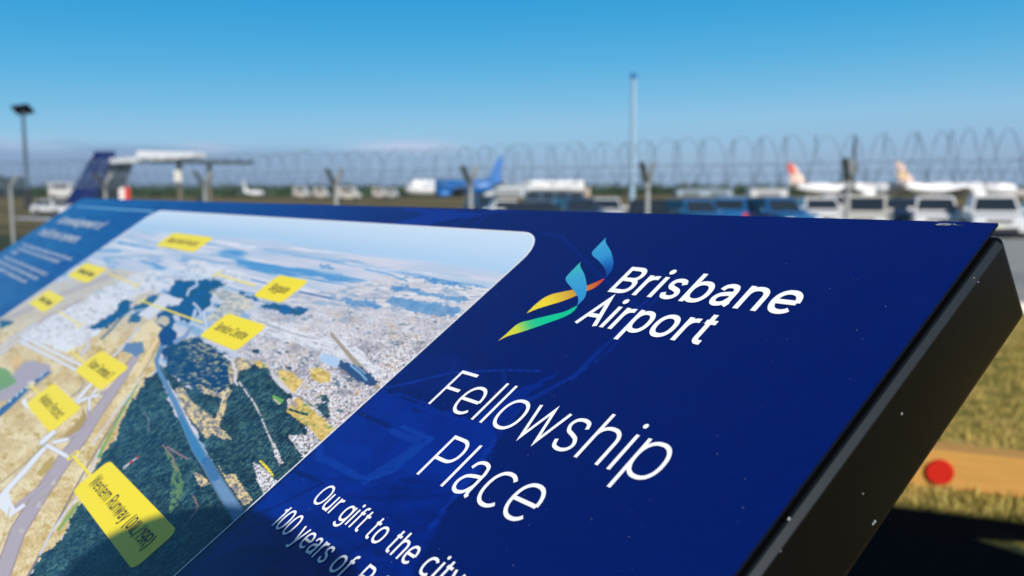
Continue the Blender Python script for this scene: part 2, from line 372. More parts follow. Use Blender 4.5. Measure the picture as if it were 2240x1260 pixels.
# ------------------------------------------------------------------ aerial photograph printed on the board
M0, M1 = UV(355, 462)[0], -1.189 * S                  # left and right edges of the print
MT, MB, MR = -0.1115 * S, -2.05 * S, 0.125 * S       # top, bottom, corner radius
M0 = -5.27 * S
def paint_map():
    us = geo_steps(M0, M1, 1000, 3.0); vs_ = np.linspace(MT, MB, 740)
    U, V = np.meshgrid(us, vs_)
    k = Canvas(U, V); X, Y = k.X, k.Y
    un, vn = U / S, V / S
    # far country fading into the sky
    hz = np.interp(X, [250, 290, 400, 600, 800, 950, 1108, 1200], [492, 500, 512, 526, 556, 574, 595, 608])
    d = Y - hz
    k.C[:] = mix((232, 240, 248), (188, 214, 236), (Y - 455) / (hz - 455))
    far1 = mix((190, 208, 226), (222, 220, 230), fbm(un * 3.2, vn * 46, 3) * 2.2 - 0.6)
    st = fbm(un * 1.6 + 9, vn * 60, 7, 5)
    far1 = mix(far1, (238, 238, 242), (st - 0.56) * 7)
    bl = fbm(un * 2.2 + 3, vn * 38 + 4, 21, 5)
    far1 = mix(far1, (74, 150, 206), (bl - 0.56) * 8 * np.clip(d / 60, 0.15, 1))
    far1 = mix(far1, (212, 210, 218), np.clip(d / 160, 0, 1) * 0.6)
    k.C = mix(k.C, far1, np.clip(d / 14 + 0.3, 0, 1) * (d > -3))
    # suburb: thousands of roofs in street rows
    sub = k.mask([(590, 640), (700, 640), (860, 600), (1130, 640), (1000, 720), (715, 985), (640, 1010), (560, 800), (500, 760)], 6)
    rx, ry = X * 0.86 + Y * 0.5, Y * 0.9 - X * 0.42
    sz = np.clip((Y - 560) / 60, 1.2, 5.0)
    c1 = cell(rx / 3.9, ry / 3.2, 2); c2 = cell(rx / 6.5, ry / 5.0, 4)
    row = (np.abs(np.mod(ry / 12.0, 1) - 0.5) < 0.10)
    pal = np.array([(246, 245, 246), (232, 229, 231), (208, 198, 198), (172, 154, 154), (104, 124, 138), (230, 208, 170), (130, 162, 196), (176, 134, 124)], float)
    idx = np.searchsorted(np.array([0.38, 0.62, 0.77, 0.85, 0.92, 0.965, 0.988]), c1)
    city = pal[idx]
    city = mix(city, (232, 230, 234), np.clip((c2 - 0.7) * 6, 0, 1) * 0.7)
    city[row] = city[row] * 0.55 + np.array((205, 195, 196)) * 0.45
    calm = np.clip((Y - 640) / 170, 0.0, 1)
    base = mix((218, 216, 224), (226, 220, 220), fbm(X / 30, Y / 12, 30))
    tone = fbm(X / 70, Y / 24, 46, 4); base = mix(base, (188, 186, 196), (tone - 0.45) * 3)
    sk1 = fbm(X / 24 + Y / 50, Y / 3.4 - X / 42, 47, 4); base = mix(base, (92, 140, 182), (sk1 - 0.56) * 6 * np.clip((760 - Y) / 120, 0.1, 1))
    sk2 = fbm(X / 28 + 7, Y / 3.0 - X / 40, 48, 4); base = mix(base, (247, 246, 247), (sk2 - 0.56) * 7)
    trees = fbm(X / 26, Y / 13, 44, 4)
    base = mix(base, (140, 172, 200), (trees - 0.60) * 8)
    city = mix(base, city, calm * 0.9 + 0.1)
    city = mix(city, (74, 104, 118), (fbm(X / 17, Y / 10, 51, 4) - 0.66) * 14 * calm)
    city = mix(city, (224, 220, 223), np.full(X.shape, 0.30)); city = mix(city, (168, 166, 176), (fbm(X / 34, Y / 20, 49, 4) - 0.50) * 3.2 * calm); city = mix(city, (214, 190, 160), (fbm(X / 20, Y / 16, 50, 3) - 0.62) * 4 * calm); k.put(sub, city, det=np.stack([calm, 0 * calm, 0 * calm], -1))
    # industrial roofs
    ind = k.mask([(520, 700), (600, 705), (700, 735), (760, 745), (830, 800), (840, 830), (780, 800), (715, 775), (640, 750), (560, 730)], 4)
    k.put(ind, mix((240, 240, 244), (190, 190, 200), (fbm(X / 16 + Y / 40, (Y - X * 0.3) / 4, 61) - 0.5) * 5), 0.85, det=np.array([0.35, 0, 0.]))
    # airfield: dry grass
    f = fbm(X / 26 + Y / 60, Y / 18, 70, 5)
    dry = mix((244, 228, 188), (222, 196, 142), (f - 0.35) * 3); dry = mix(dry, (204, 178, 100), (fbm(X / 12, Y / 10, 76, 4) - 0.6) * 6)
    pale = mix((216, 206, 186), (222, 216, 214), fbm(X / 20, Y / 9, 77) * 1.6 - 0.3)
    dry = mix(dry, pale, np.clip((745 - Y) / 70, 0, 1))
    k.put(k.mask([(-400, 900), (-60, 700), (0, 685), (120, 620), (230, 585), (330, 600), (350, 640), (372, 705), (350, 760), (345, 800), (320, 850), (270, 930), (210, 1040), (130, 1190), (60, 1262), (20, 1500), (-900, 1500)], 4), dry, det=np.array([0, 0, 1.0]))
    k.line([(0, 705), (120, 650), (250, 600)], 12, (190, 178, 178), 0.6)
    k.line([(20, 742), (110, 690), (180, 655)], 5, (190, 172, 176), 0.8)
    k.poly([(0, 700), (22, 702), (34, 704), (20, 712), (0, 720)], (40, 100, 130))
    # terminal aprons and roofs
    ap = k.mask([(40, 742), (75, 715), (110, 692), (190, 655), (240, 632), (330, 604), (338, 622), (290, 655), (262, 690), (222, 722), (196, 742), (160, 770), (120, 752), (80, 756)], 9, 10)
    k.put(ap, mix((243, 243, 246), (205, 200, 200), (fbm(X / 9, Y / 5, 90, 4) - 0.55) * 6), det=np.array([0.7, 0, 0]))
    k.put(k.mask([(200, 640), (300, 600), (440, 570), (540, 600), (520, 625), (440, 612), (330, 640), (260, 660)], 10), mix((240, 241, 245), (196, 204, 216), (fbm(X / 12, Y / 5, 92, 4) - 0.5) * 5), 0.8, det=np.array([0.6, 0, 0]))
    # tree belts and wetland, deep blue green
    wet = mix((24, 100, 160), (36, 92, 120), fbm(X / 9, Y / 7, 99) * 2 - 0.5)
    for P, a in (([(268, 658), (300, 660), (271, 686), (236, 714), (206, 722), (190, 716), (234, 696), (257, 674)], 1),
                 ([(383, 616), (440, 610), (494, 619), (470, 636), (462, 663), (432, 690), (414, 712), (391, 690), (352, 690), (366, 668), (391, 668), (366, 641)], 1),
                 ([(300, 668), (330, 648), (352, 640), (340, 660), (312, 690), (296, 706), (280, 705)], 0.85),
                 ([(345, 688), (370, 680), (386, 700), (380, 720), (360, 722), (340, 708)], 1),
                 ([(567, 668), (593, 662), (676, 676), (657, 691), (614, 685)], 0.9), ([(470, 668), (500, 664), (520, 680), (500, 690), (478, 684)], 0.9),
                 ([(520, 636), (560, 650), (570, 660), (540, 655)], 0.8)):
        k.put(k.mask(P, 9, 9), wet, a)
    k.line([(320, 666), (286, 677), (264, 697), (243, 722), (222, 742)], 4, (40, 100, 130), 0.9)
    k.line([(276, 690), (300, 680), (330, 676)], 5, (190, 200, 215), 0.8)
    k.put(k.mask([(455, 636), (500, 634), (535, 650), (560, 668), (540, 682), (500, 700), (470, 712), (450, 700), (468, 680), (490, 660)], 6, 8), mix((226, 218, 200), (160, 168, 176), (fbm(X / 9, Y / 5, 101) - 0.45) * 5), 0.9)
    k.line([(429, 612), (432, 624), (414, 634), (410, 646)], 5, (196, 208, 224))
    k.poly([(356, 644), (372, 648), (402, 655), (390, 668), (369, 663), (328, 700), (302, 689), (335, 664)], (226, 226, 232), 1, 1.2, 6)
    k.line([(424, 664), (436, 676), (440, 690)], 5, (205, 212, 226)); k.line([(428, 680), (420, 705), (416, 728), (400, 742)], [8, 7, 6, 8], (190, 206, 228))
    k.line([(446, 682), (448, 700), (452, 712)], 6, (214, 216, 226))
    k.poly([(340, 706), (352, 692), (368, 694), (372, 706), (362, 714)], (208, 200, 176), 1, 2, 6)
    k.poly([(300, 720), (330, 700), (360, 722), (356, 732), (330, 728)], (240, 222, 178), 1, 2)
    # lake and marsh
    marsh = mix((30, 82, 112), (16, 64, 118), fbm(X / 14, Y / 9, 110))
    blot = fbm(X / 10 + Y / 16, Y / 3.2 - X / 22, 112, 5)
    marsh = mix(marsh, (206, 200, 164), np.clip((blot - 0.53) * 6, 0, 0.85) * np.clip((X - 360) / 60, 0.4, 1)); marsh = mix(marsh, (150, 170, 110), (fbm(X / 7, Y / 6, 114) - 0.72) * 8)
    k.put(k.mask([(350, 770), (392, 742), (440, 738), (478, 762), (510, 790), (515, 845), (490, 862), (440, 858), (398, 842), (366, 808)], 14, 12), marsh, det=np.array([0, 0.8, 0]))
    # forest: wind-combed crowns
    tx, ty = X * 0.82 - Y * 0.57, X * 0.57 + Y * 0.82
    fo = fbm(tx / 8.5, ty / 3.0, 120, 4); fo2 = fbm(X / 42, Y / 30, 122, 3)
    forest = mix((26, 54, 78), (78, 118, 118), (fo - 0.28) * 2.3); forest = forest * (0.72 + 0.5 * fo2)[..., None]
    forest = mix(forest, (118, 140, 84), (fbm(X / 4.5, Y / 4.5, 124, 3) - 0.76) * 6)
    kf = [[(318, 825), (345, 818), (352, 830), (368, 870), (382, 905), (400, 925), (440, 985), (480, 1060), (520, 1118), (545, 1150), (385, 1300), (300, 1500), (-60, 1500), (62, 1262), (92, 1215), (130, 1190), (180, 1090), (205, 1030), (232, 985), (258, 960), (262, 930), (283, 885), (308, 850)],
          [(345, 795), (352, 800), (400, 840), (440, 858), (490, 862), (500, 850), (518, 807), (545, 796), (582, 801), (593, 820), (614, 846), (642, 863), (625, 884), (642, 910), (674, 931), (668, 957), (700, 1000), (525, 1160), (500, 1080), (470, 1020), (430, 945), (395, 880), (365, 830)]]
    for P in kf: k.put(k.mask(P, 8, 9), forest, det=np.array([0, 1.0, 0]))
    # sand banks, clearings, fields
    sand = mix((238, 216, 164), (150, 144, 146), (fbm(X / 7, Y / 6, 130, 4) - 0.42) * 4); sand = mix(sand, (60, 84, 84), (fbm(X / 4, Y / 4, 132, 3) - 0.62) * 8)
    for P in ([(384, 852), (400, 846), (420, 880), (465, 912), (482, 936), (508, 962), (490, 962), (466, 948), (452, 962), (430, 930), (405, 905)], [(478, 1018), (492, 1040), (515, 1038), (530, 1062), (552, 1094), (536, 1108), (515, 1080), (496, 1054)],
              [(434, 838), (452, 850), (478, 862), (500, 846), (508, 856), (494, 880), (478, 868), (450, 862)], [(425, 1032), (440, 1038), (462, 1060), (440, 1066), (430, 1052)], [(486, 880), (496, 882), (490, 908), (480, 930), (470, 918)],
              [(500, 795), (520, 780), (548, 790), (550, 806), (524, 812), (515, 840), (503, 842)]):
        k.put(k.mask(P, 3, 5), sand)
    gr = mix((96, 140, 84), (150, 170, 120), fbm(X / 4, Y / 4, 134)); gr = mix(gr, forest, (fbm(X / 6, Y / 6, 136) - 0.5) * 5)
    k.put(k.mask([(357, 977), (381, 1008), (393, 1027), (405, 1074), (390, 1103), (371, 1125), (374, 1055), (381, 1027)], 4, 6), gr, 0.85)
    k.line([(357, 975), (378, 1000), (384, 1022), (390, 1030)], 3, (176, 142, 130), 0.9); k.line([(366, 978), (388, 992), (412, 1004)], 4, (176, 146, 140), 0.8)
    k.line([(424, 1086), (434, 1108), (426, 1124), (418, 1134)], 4, (172, 146, 126), 0.8)
    k.line([(398, 1140), (414, 1180), (425, 1200)], 6, (110, 110, 92), 0.5)
    fld = mix((240, 214, 142), (206, 178, 102), (fbm(X / 8, Y / 5, 138) - 0.4) * 3); fld = mix(fld, (132, 168, 104), (fbm(X / 8 + 5, Y / 6, 139) - 0.63) * 9)
    for P in ([(634, 890), (649, 868), (689, 899), (721, 929), (733, 940), (704, 966), (674, 935), (625, 899)], [(677, 806), (700, 804), (724, 818), (722, 836), (700, 838), (680, 828)], [(608, 806), (640, 816), (664, 836), (650, 856), (640, 862), (612, 836)], [(548, 790), (575, 792), (588, 806), (570, 806)]):
        k.put(k.mask(P, 3, 6), fld, det=np.array([0, 0, 1.0]))
    k.line([(634, 896), (652, 902), (672, 908)], 5, (40, 76, 80)); k.line([(654, 868), (700, 898), (722, 918)], 2, (100, 110, 90))
    for P in ([(689, 886), (717, 880), (723, 914), (708, 914), (700, 900)], [(700, 862), (716, 866), (720, 880), (704, 878)], [(552, 764), (570, 766), (566, 776), (552, 772)], [(622, 800), (640, 804), (634, 812)]):
        k.put(k.mask(P, 4, 5), forest, 0.9)
    k.poly([(597, 864), (622, 876), (616, 884), (596, 872)], (120, 176, 92)); k.line([(600, 874), (612, 884)], 3, (226, 214, 190))
    k.poly([(637, 876), (652, 884), (646, 894), (636, 886)], (184, 166, 160))
    road = cell(X / 3.0, Y / 3.0, 140) > 0.3
    k.put(k.linedist([(524, 837), (540, 860), (554, 878), (571, 910), (580, 934), (593, 963), (604, 990)], 3.6) * road, (226, 222, 220))
    k.put(k.linedist([(492, 778), (508, 790), (516, 812), (514, 834), (520, 842)], 4.5), (224, 226, 232)); k.line([(500, 850), (490, 868), (484, 884)], 3, (226, 218, 206), 0.9)
    wh = mix((240, 240, 242), (120, 106, 104), (cell(tx / 4, ty / 2.4, 142) - 0.6) * 3)
    for P in ([(553, 1012), (566, 1016), (586, 1032), (609, 1054), (578, 1082), (566, 1060)], [(595, 965), (602, 972), (620, 1012), (612, 1018), (599, 992)], [(630, 955), (660, 950), (690, 968), (700, 985), (668, 1006), (650, 980)]):
        k.put(k.mask(P, 4, 4), wh, det=np.array([0.9, 0, 0]))
    k.line([(566, 1007), (574, 1012), (588, 1028), (602, 1046)], 7, (44, 84, 74)); k.line([(569, 1009), (579, 1018), (590, 1031), (598, 1041)], [3, 6, 6, 3], (244, 224, 74))
    k.poly([(590, 818), (600, 818), (640, 858), (630, 862), (604, 838)], (222, 218, 222), 0.9, 2, 4)
    # rail yard
    k.line([(726, 732), (756, 768), (790, 806), (828, 850)], [7, 9, 12, 10], (176, 164, 148)); k.line([(745, 742), (776, 780), (816, 800)], 3, (236, 236, 240))
    k.poly([(704, 771), (745, 786), (741, 804), (734, 806), (700, 790)], (190, 212, 234)); k.poly([(745, 790), (788, 802), (830, 838), (812, 846), (772, 828), (739, 808)], (62, 92, 132), 1, 6, 5)
    k.line([(768, 800), (790, 818), (802, 832)], 4, (150, 190, 222)); k.line([(778, 800), (800, 818)], 2, (170, 205, 230)); k.poly([(738, 802), (756, 812), (768, 824), (748, 818)], (150, 146, 150))
    k.line([(690, 720), (716, 744), (708, 768), (690, 800), (664, 838), (640, 866)], 2.2, (232, 230, 234), 0.8); k.line([(560, 700), (640, 730), (690, 742)], 2, (120, 120, 124), 0.5)
    # far lakes and creeks on the right
    for P in ([(854, 622), (907, 630), (971, 646), (1040, 656), (1003, 668), (929, 645), (851, 632)], [(860, 650), (929, 656), (1016, 680), (993, 694), (907, 682), (843, 662)], [(726, 651), (769, 655), (829, 670), (820, 677), (764, 664)], [(800, 656), (835, 668), (822, 678), (800, 668)],
              [(904, 606), (960, 611), (1040, 632), (950, 620)], [(700, 580), (735, 586), (728, 592), (704, 588)]):
        k.put(k.mask(P, 9, 10), mix((52, 132, 196), (112, 156, 196), fbm(X / 10, Y / 4, 150) * 1.8 - 0.4), 0.62)
    k.line([(655, 639), (700, 648), (726, 654)], 3, (30, 104, 168)); k.line([(550, 612), (593, 623)], 3, (60, 130, 190), 0.8); k.line([(640, 600), (690, 604)], 3, (96, 160, 206), 0.7)
    k.line([(800, 590), (850, 600), (892, 616)], 3, (84, 166, 214), 0.8); k.line([(214, 548), (262, 550)], 5, (80, 160, 206), 0.8); k.line([(228, 566), (300, 560), (360, 562)], 3, (120, 164, 196), 0.7)
    k.line([(400, 560), (480, 575), (540, 578)], 3, (110, 160, 196), 0.7)
    # river
    riv = [(372, 730), (352, 762), (342, 790), (350, 815), (370, 855), (390, 895), (410, 940), (432, 985), (455, 1018), (478, 1058), (502, 1096), (530, 1140)]
    k.line(riv, [14, 10, 9, 10, 11, 13, 17, 23, 26, 29, 32, 34], (112, 132, 150)); k.line(riv, [12, 8, 7, 8, 9, 11, 14, 19, 19, 22, 25, 28], (112, 150, 186))
    k.line([(396, 912), (412, 946), (432, 985), (446, 1010)], [6, 11, 18, 12], (78, 140, 182)); k.line([(452, 1010), (470, 1042)], [20, 22], (58, 108, 156), 0.5); k.line([(480, 1060), (500, 1090), (520, 1122)], [20, 22, 20], (132, 162, 190), 0.7)
    k.put(k.mask([(346, 730), (356, 718), (374, 716), (388, 728), (386, 742), (372, 756), (352, 756)], 2, 8), (30, 78, 132)); k.line([(384, 748), (404, 738), (420, 716)], [10, 8, 8], (150, 168, 196))
    k.line([(252, 912), (262, 928)], 2, (170, 160, 150), 0.7); k.line([(316, 902), (326, 920), (325, 946)], 2, (140, 150, 160), 0.9)
    # runway, taxiways
    pur, whi, edg = (192, 179, 184), (240, 240, 243), (168, 150, 150)
    rw = [(-10, 1290), (14, 1234), (40, 1162), (95, 1074), (143, 1003), (182, 953), (206, 914), (236, 871), (264, 833), (285, 799), (300, 778)]
    k.line(rw, [40, 37, 35, 32, 31, 27, 24, 22, 18, 16, 13], edg); k.line(rw, [34, 31, 29, 27, 26, 22, 20, 18, 15, 13, 11], pur)
    for a, b in (((43, 1165), (47, 1157)), ((82, 1110), (88, 1098)), ((113, 1060), (120, 1050)), ((49, 1166), (52, 1160)), ((88, 1112), (91, 1106)), ((118, 1062), (122, 1055))): k.line([a, b], 1.6, (236, 228, 214))
    for P, w, c in (([(25, 1118), (58, 1092), (95, 1062), (112, 1048)], 9, pur), ([(184, 938), (148, 961)], 7, pur), ([(214, 865), (240, 853)], 5, pur), ([(194, 895), (194, 925)], 6, pur),
                    ([(102, 974), (60, 1024), (14, 1074), (-10, 1102)], 11, whi), ([(102, 974), (133, 991), (146, 998)], 9, whi), ([(92, 968), (118, 946)], 11, whi), ([(118, 968), (148, 961)], 7, whi), ([(167, 878), (199, 841)], 7, whi),
                    ([(212, 850), (197, 871)], 5, whi), ([(171, 880), (195, 869), (216, 865)], 6, whi), ([(196, 871), (196, 895)], 6, whi), ([(43, 732), (110, 766), (176, 799)], 6, whi), ([(43, 747), (105, 778), (165, 809)], 6, whi),
                    ([(-10, 782), (45, 742)], 5, (226, 222, 226)), ([(-10, 768), (40, 732), (80, 708)], 5, (226, 222, 226)), ([(193, 732), (193, 760), (180, 774)], 6, (226, 220, 222)), ([(248, 779), (274, 754), (304, 719)], 4.5, (226, 226, 234)),
                    ([(30, 1122), (52, 1106)], 8, whi)):
        k.line(P, w + 2.5, edg, 0.7); k.line(P, w, c)
    k.poly([(-5, 1088), (18, 1066), (24, 1094), (38, 1120), (22, 1132), (-5, 1108)], whi, 1, 1, 9)
    k.poly([(116, 747), (137, 745), (167, 762), (150, 773), (116, 762)], (238, 238, 241)); k.poly([(276, 751), (313, 747), (317, 771), (298, 781), (268, 766)], (120, 146, 176), 1, 4, 7)
    k.poly([(292, 732), (318, 720), (330, 738), (312, 748), (290, 746)], (240, 222, 180), 1, 2)
    k.poly([(54, 792), (71, 788), (111, 801), (107, 820), (64, 846), (26, 871), (-5, 882), (-5, 837), (26, 820)], (188, 176, 182), 1, 3)
    k.poly([(-5, 800), (20, 812), (38, 834), (14, 850), (-5, 856)], (128, 168, 96), 0.9, 5, 8); k.poly([(20, 786), (44, 776), (52, 790), (30, 804)], (234, 200, 140), 1, 2)
    k.line([(-5, 908), (60, 850), (107, 814)], [14, 10, 7], (70, 110, 156)); k.put(k.linedist([(0, 896), (60, 846), (104, 812)], 5) * (cell(X / 5, Y / 5, 160) > 0.5), (200, 214, 230)); k.line([(-5, 917), (118, 812)], 1.8, (176, 160, 140))
    k.poly([(46, 878), (56, 871), (66, 895), (58, 893)], (244, 244, 246)); k.poly([(60, 838), (72, 832), (76, 846), (66, 850)], (226, 222, 216))
    k.line([(178, 830), (184, 840), (172, 858), (158, 868)], 4, (176, 164, 140)); k.line([(120, 952), (60, 1010), (0, 1058)], 2.4, (170, 160, 112))
    k.poly([(100, 1010), (118, 998), (118, 1018), (92, 1044), (80, 1036)], (196, 170, 92), 0.9, 5, 8); k.poly([(139, 951), (163, 931), (180, 906), (182, 889), (190, 914), (174, 942), (139, 960)], (188, 162, 92), 1, 3)
    k.line([(54, 1275), (124, 1146), (181, 1039), (226, 962), (262, 905), (300, 842)], [5, 4, 3.4, 3, 3, 2.5], (146, 132, 136), 0.9)
    k.line([(88, 1214), (112, 1166), (150, 1112), (180, 1074), (205, 1020), (218, 985)], 4, (224, 224, 232)); k.line([(203, 972), (253, 903), (296, 850), (306, 828)], 4, (222, 216, 220))
    k.line([(216, 1000), (232, 968), (264, 908), (286, 868), (302, 842)], [7, 5, 4, 4, 3], (122, 178, 92), 0.85); k.line([(128, 1160), (150, 1130), (172, 1100)], [6, 10, 5], (140, 172, 88), 0.8)
    k.line([(60, 1115), (128, 1060)], 0.8, (176, 160, 120)); k.line([(0, 1200), (12, 1160), (22, 1110)], 1.4, (190, 168, 130)); k.line([(300, 820), (322, 780), (345, 742)], [9, 9, 7], (242, 218, 168)); k.line([(306, 826), (334, 780), (348, 750)], 1.6, (150, 140, 140))
    # striped mast in the forest
    k.line([(272, 1024), (284, 1014)], [6, 2], (216, 210, 214), 0.8); k.line([(276, 1020), (292, 1008)], 2.4, (236, 226, 226)); k.line([(285, 1013), (291, 1008)], 3.0, (214, 50, 34)); k.line([(292, 1008), (300, 1002)], 2.2, (232, 222, 222)); k.line([(300, 1002), (303, 999)], 2.4, (214, 60, 44))
    # rounded corners are cut by moving outside points away
    ins = np.ones(U.shape, bool)
    for cu in (M0 + MR, M1 - MR):
        cv = MT - MR
        out = ((U < cu) if cu < (M0 + M1) / 2 else (U > cu)) & (V > cv) & (np.hypot(U - cu, V - cv) > MR)
        ins &= ~out
    c = np.clip(k.C, 0, 255) / 255.0; g_ = c.mean(-1, keepdims=True)
    c = np.clip(g_ + (c - g_) * 1.08, 0, 1) ** 1.14                 # print ink: a little more contrast and saturation
    return us, vs_, c * 255.0, ins, k.D
def aerial_material():
    """printed aerial photo: painted tones times fine procedural roofs, streets, tree crowns and turf"""
    m = mat_attr('aerial_print', rough=0.33, spec=0.4, vary=0.04, scale=900)
    n, l = m.node_tree.nodes, m.node_tree.links; p = n['Principled BSDF']
    src = p.inputs['Base Color'].links[0].from_socket
    tc = [q for q in n if q.type == 'TEX_COORD'][0]
    d = n.new('ShaderNodeAttribute'); d.attribute_name = 'Det'; ds = n.new('ShaderNodeSeparateColor'); l.new(d.outputs['Color'], ds.inputs[0])
    def mapping(rot, sx, sy):
        q = n.new('ShaderNodeMapping'); q.inputs['Rotation'].default_value = (0, 0, R(rot)); q.inputs['Scale'].default_value = (sx, sy, 1); l.new(tc.outputs['Object'], q.inputs[0]); return q.outputs[0]
    def ramp(f, pts, mode='LINEAR'):
        r = n.new('ShaderNodeValToRGB'); r.color_ramp.interpolation = mode; l.new(f, r.inputs[0])
        while len(r.color_ramp.elements) < len(pts): r.color_ramp.elements.new(0.5)
        for e_, (q, c) in zip(r.color_ramp.elements, pts): e_.position = q; e_.color = (*c, 1)
        return r.outputs[0]
    def mul(a, b_, f=None, mode='MULTIPLY'):
        q = n.new('ShaderNodeMixRGB'); q.blend_type = mode; l.new(a, q.inputs[1]); l.new(b_, q.inputs[2])
        if f is None: q.inputs[0].default_value = 1
        else: l.new(f, q.inputs[0])
        return q.outputs[0]
    vo = n.new('ShaderNodeTexVoronoi'); vo.inputs['Scale'].default_value = 1.0; l.new(mapping(24, 620, 430), vo.inputs['Vector'])
    sc_ = n.new('ShaderNodeSeparateColor'); l.new(vo.outputs['Color'], sc_.inputs[0])
    roofs = ramp(sc_.outputs[0], [(0.0, (1.16, 1.15, 1.14)), (0.36, (1.0, 0.98, 0.97)), (0.55, (0.74, 0.68, 0.67)), (0.65, (1.12, 1.06, 0.96)), (0.76, (0.36, 0.40, 0.43)), (0.84, (1.16, 1.16, 1.16)), (0.95, (0.70, 0.44, 0.34))], 'CONSTANT')
    br = n.new('ShaderNodeTexBrick'); br.inputs['Scale'].default_value = 1.0; br.inputs['Mortar Size'].default_value = 0.045; br.inputs['Brick Width'].default_value = 1.9; br.inputs['Row Height'].default_value = 0.6
    br.inputs['Color1'].default_value = (1, 1, 1, 1); br.inputs['Color2'].default_value = (0.86, 0.87, 0.90, 1); br.inputs['Mortar'].default_value = (0.74, 0.72, 0.73, 1); l.new(mapping(24, 125, 125), br.inputs['Vector'])
    col = mul(src, mul(roofs, br.outputs['Color']), ds.outputs[0])
    nf = n.new('ShaderNodeTexNoise'); nf.inputs['Scale'].default_value = 1; nf.inputs['Detail'].default_value = 5; l.new(mapping(-8, 210, 620), nf.inputs['Vector'])
    crowns = ramp(nf.outputs[0], [(0.34, (0.36, 0.42, 0.50)), (0.5, (1.05, 0.98, 0.95)), (0.62, (1.7, 1.28, 1.1)), (0.74, (2.4, 1.6, 1.2))])
    col = mul(col, crowns, ds.outputs[1])
    nt = n.new('ShaderNodeTexNoise'); nt.inputs['Scale'].default_value = 1; nt.inputs['Detail'].default_value = 6; l.new(mapping(58, 90, 420), nt.inputs['Vector'])
    turf = ramp(nt.outputs[0], [(0.36, (0.80, 0.76, 0.66)), (0.5, (0.98, 0.97, 0.95)), (0.64, (1.08, 1.08, 1.1))])
    col = mul(col, turf, ds.outputs[2])
    l.new(col, p.inputs['Base Color'])
    return m
print_mat = aerial_material()
us, vs_, rgb, ins, det = paint_map()
aerial = grid_mesh('aerial_photo', us, vs_, rgb, print_mat, sign, 0.0004, ins, albedo=0.92)
da_ = aerial.data.color_attributes.new('Det', 'FLOAT_COLOR', 'POINT'); dc_ = np.ones(det.shape[:2] + (4,), np.float32); dc_[..., :3] = det; da_.data.foreach_set('color', dc_.ravel())

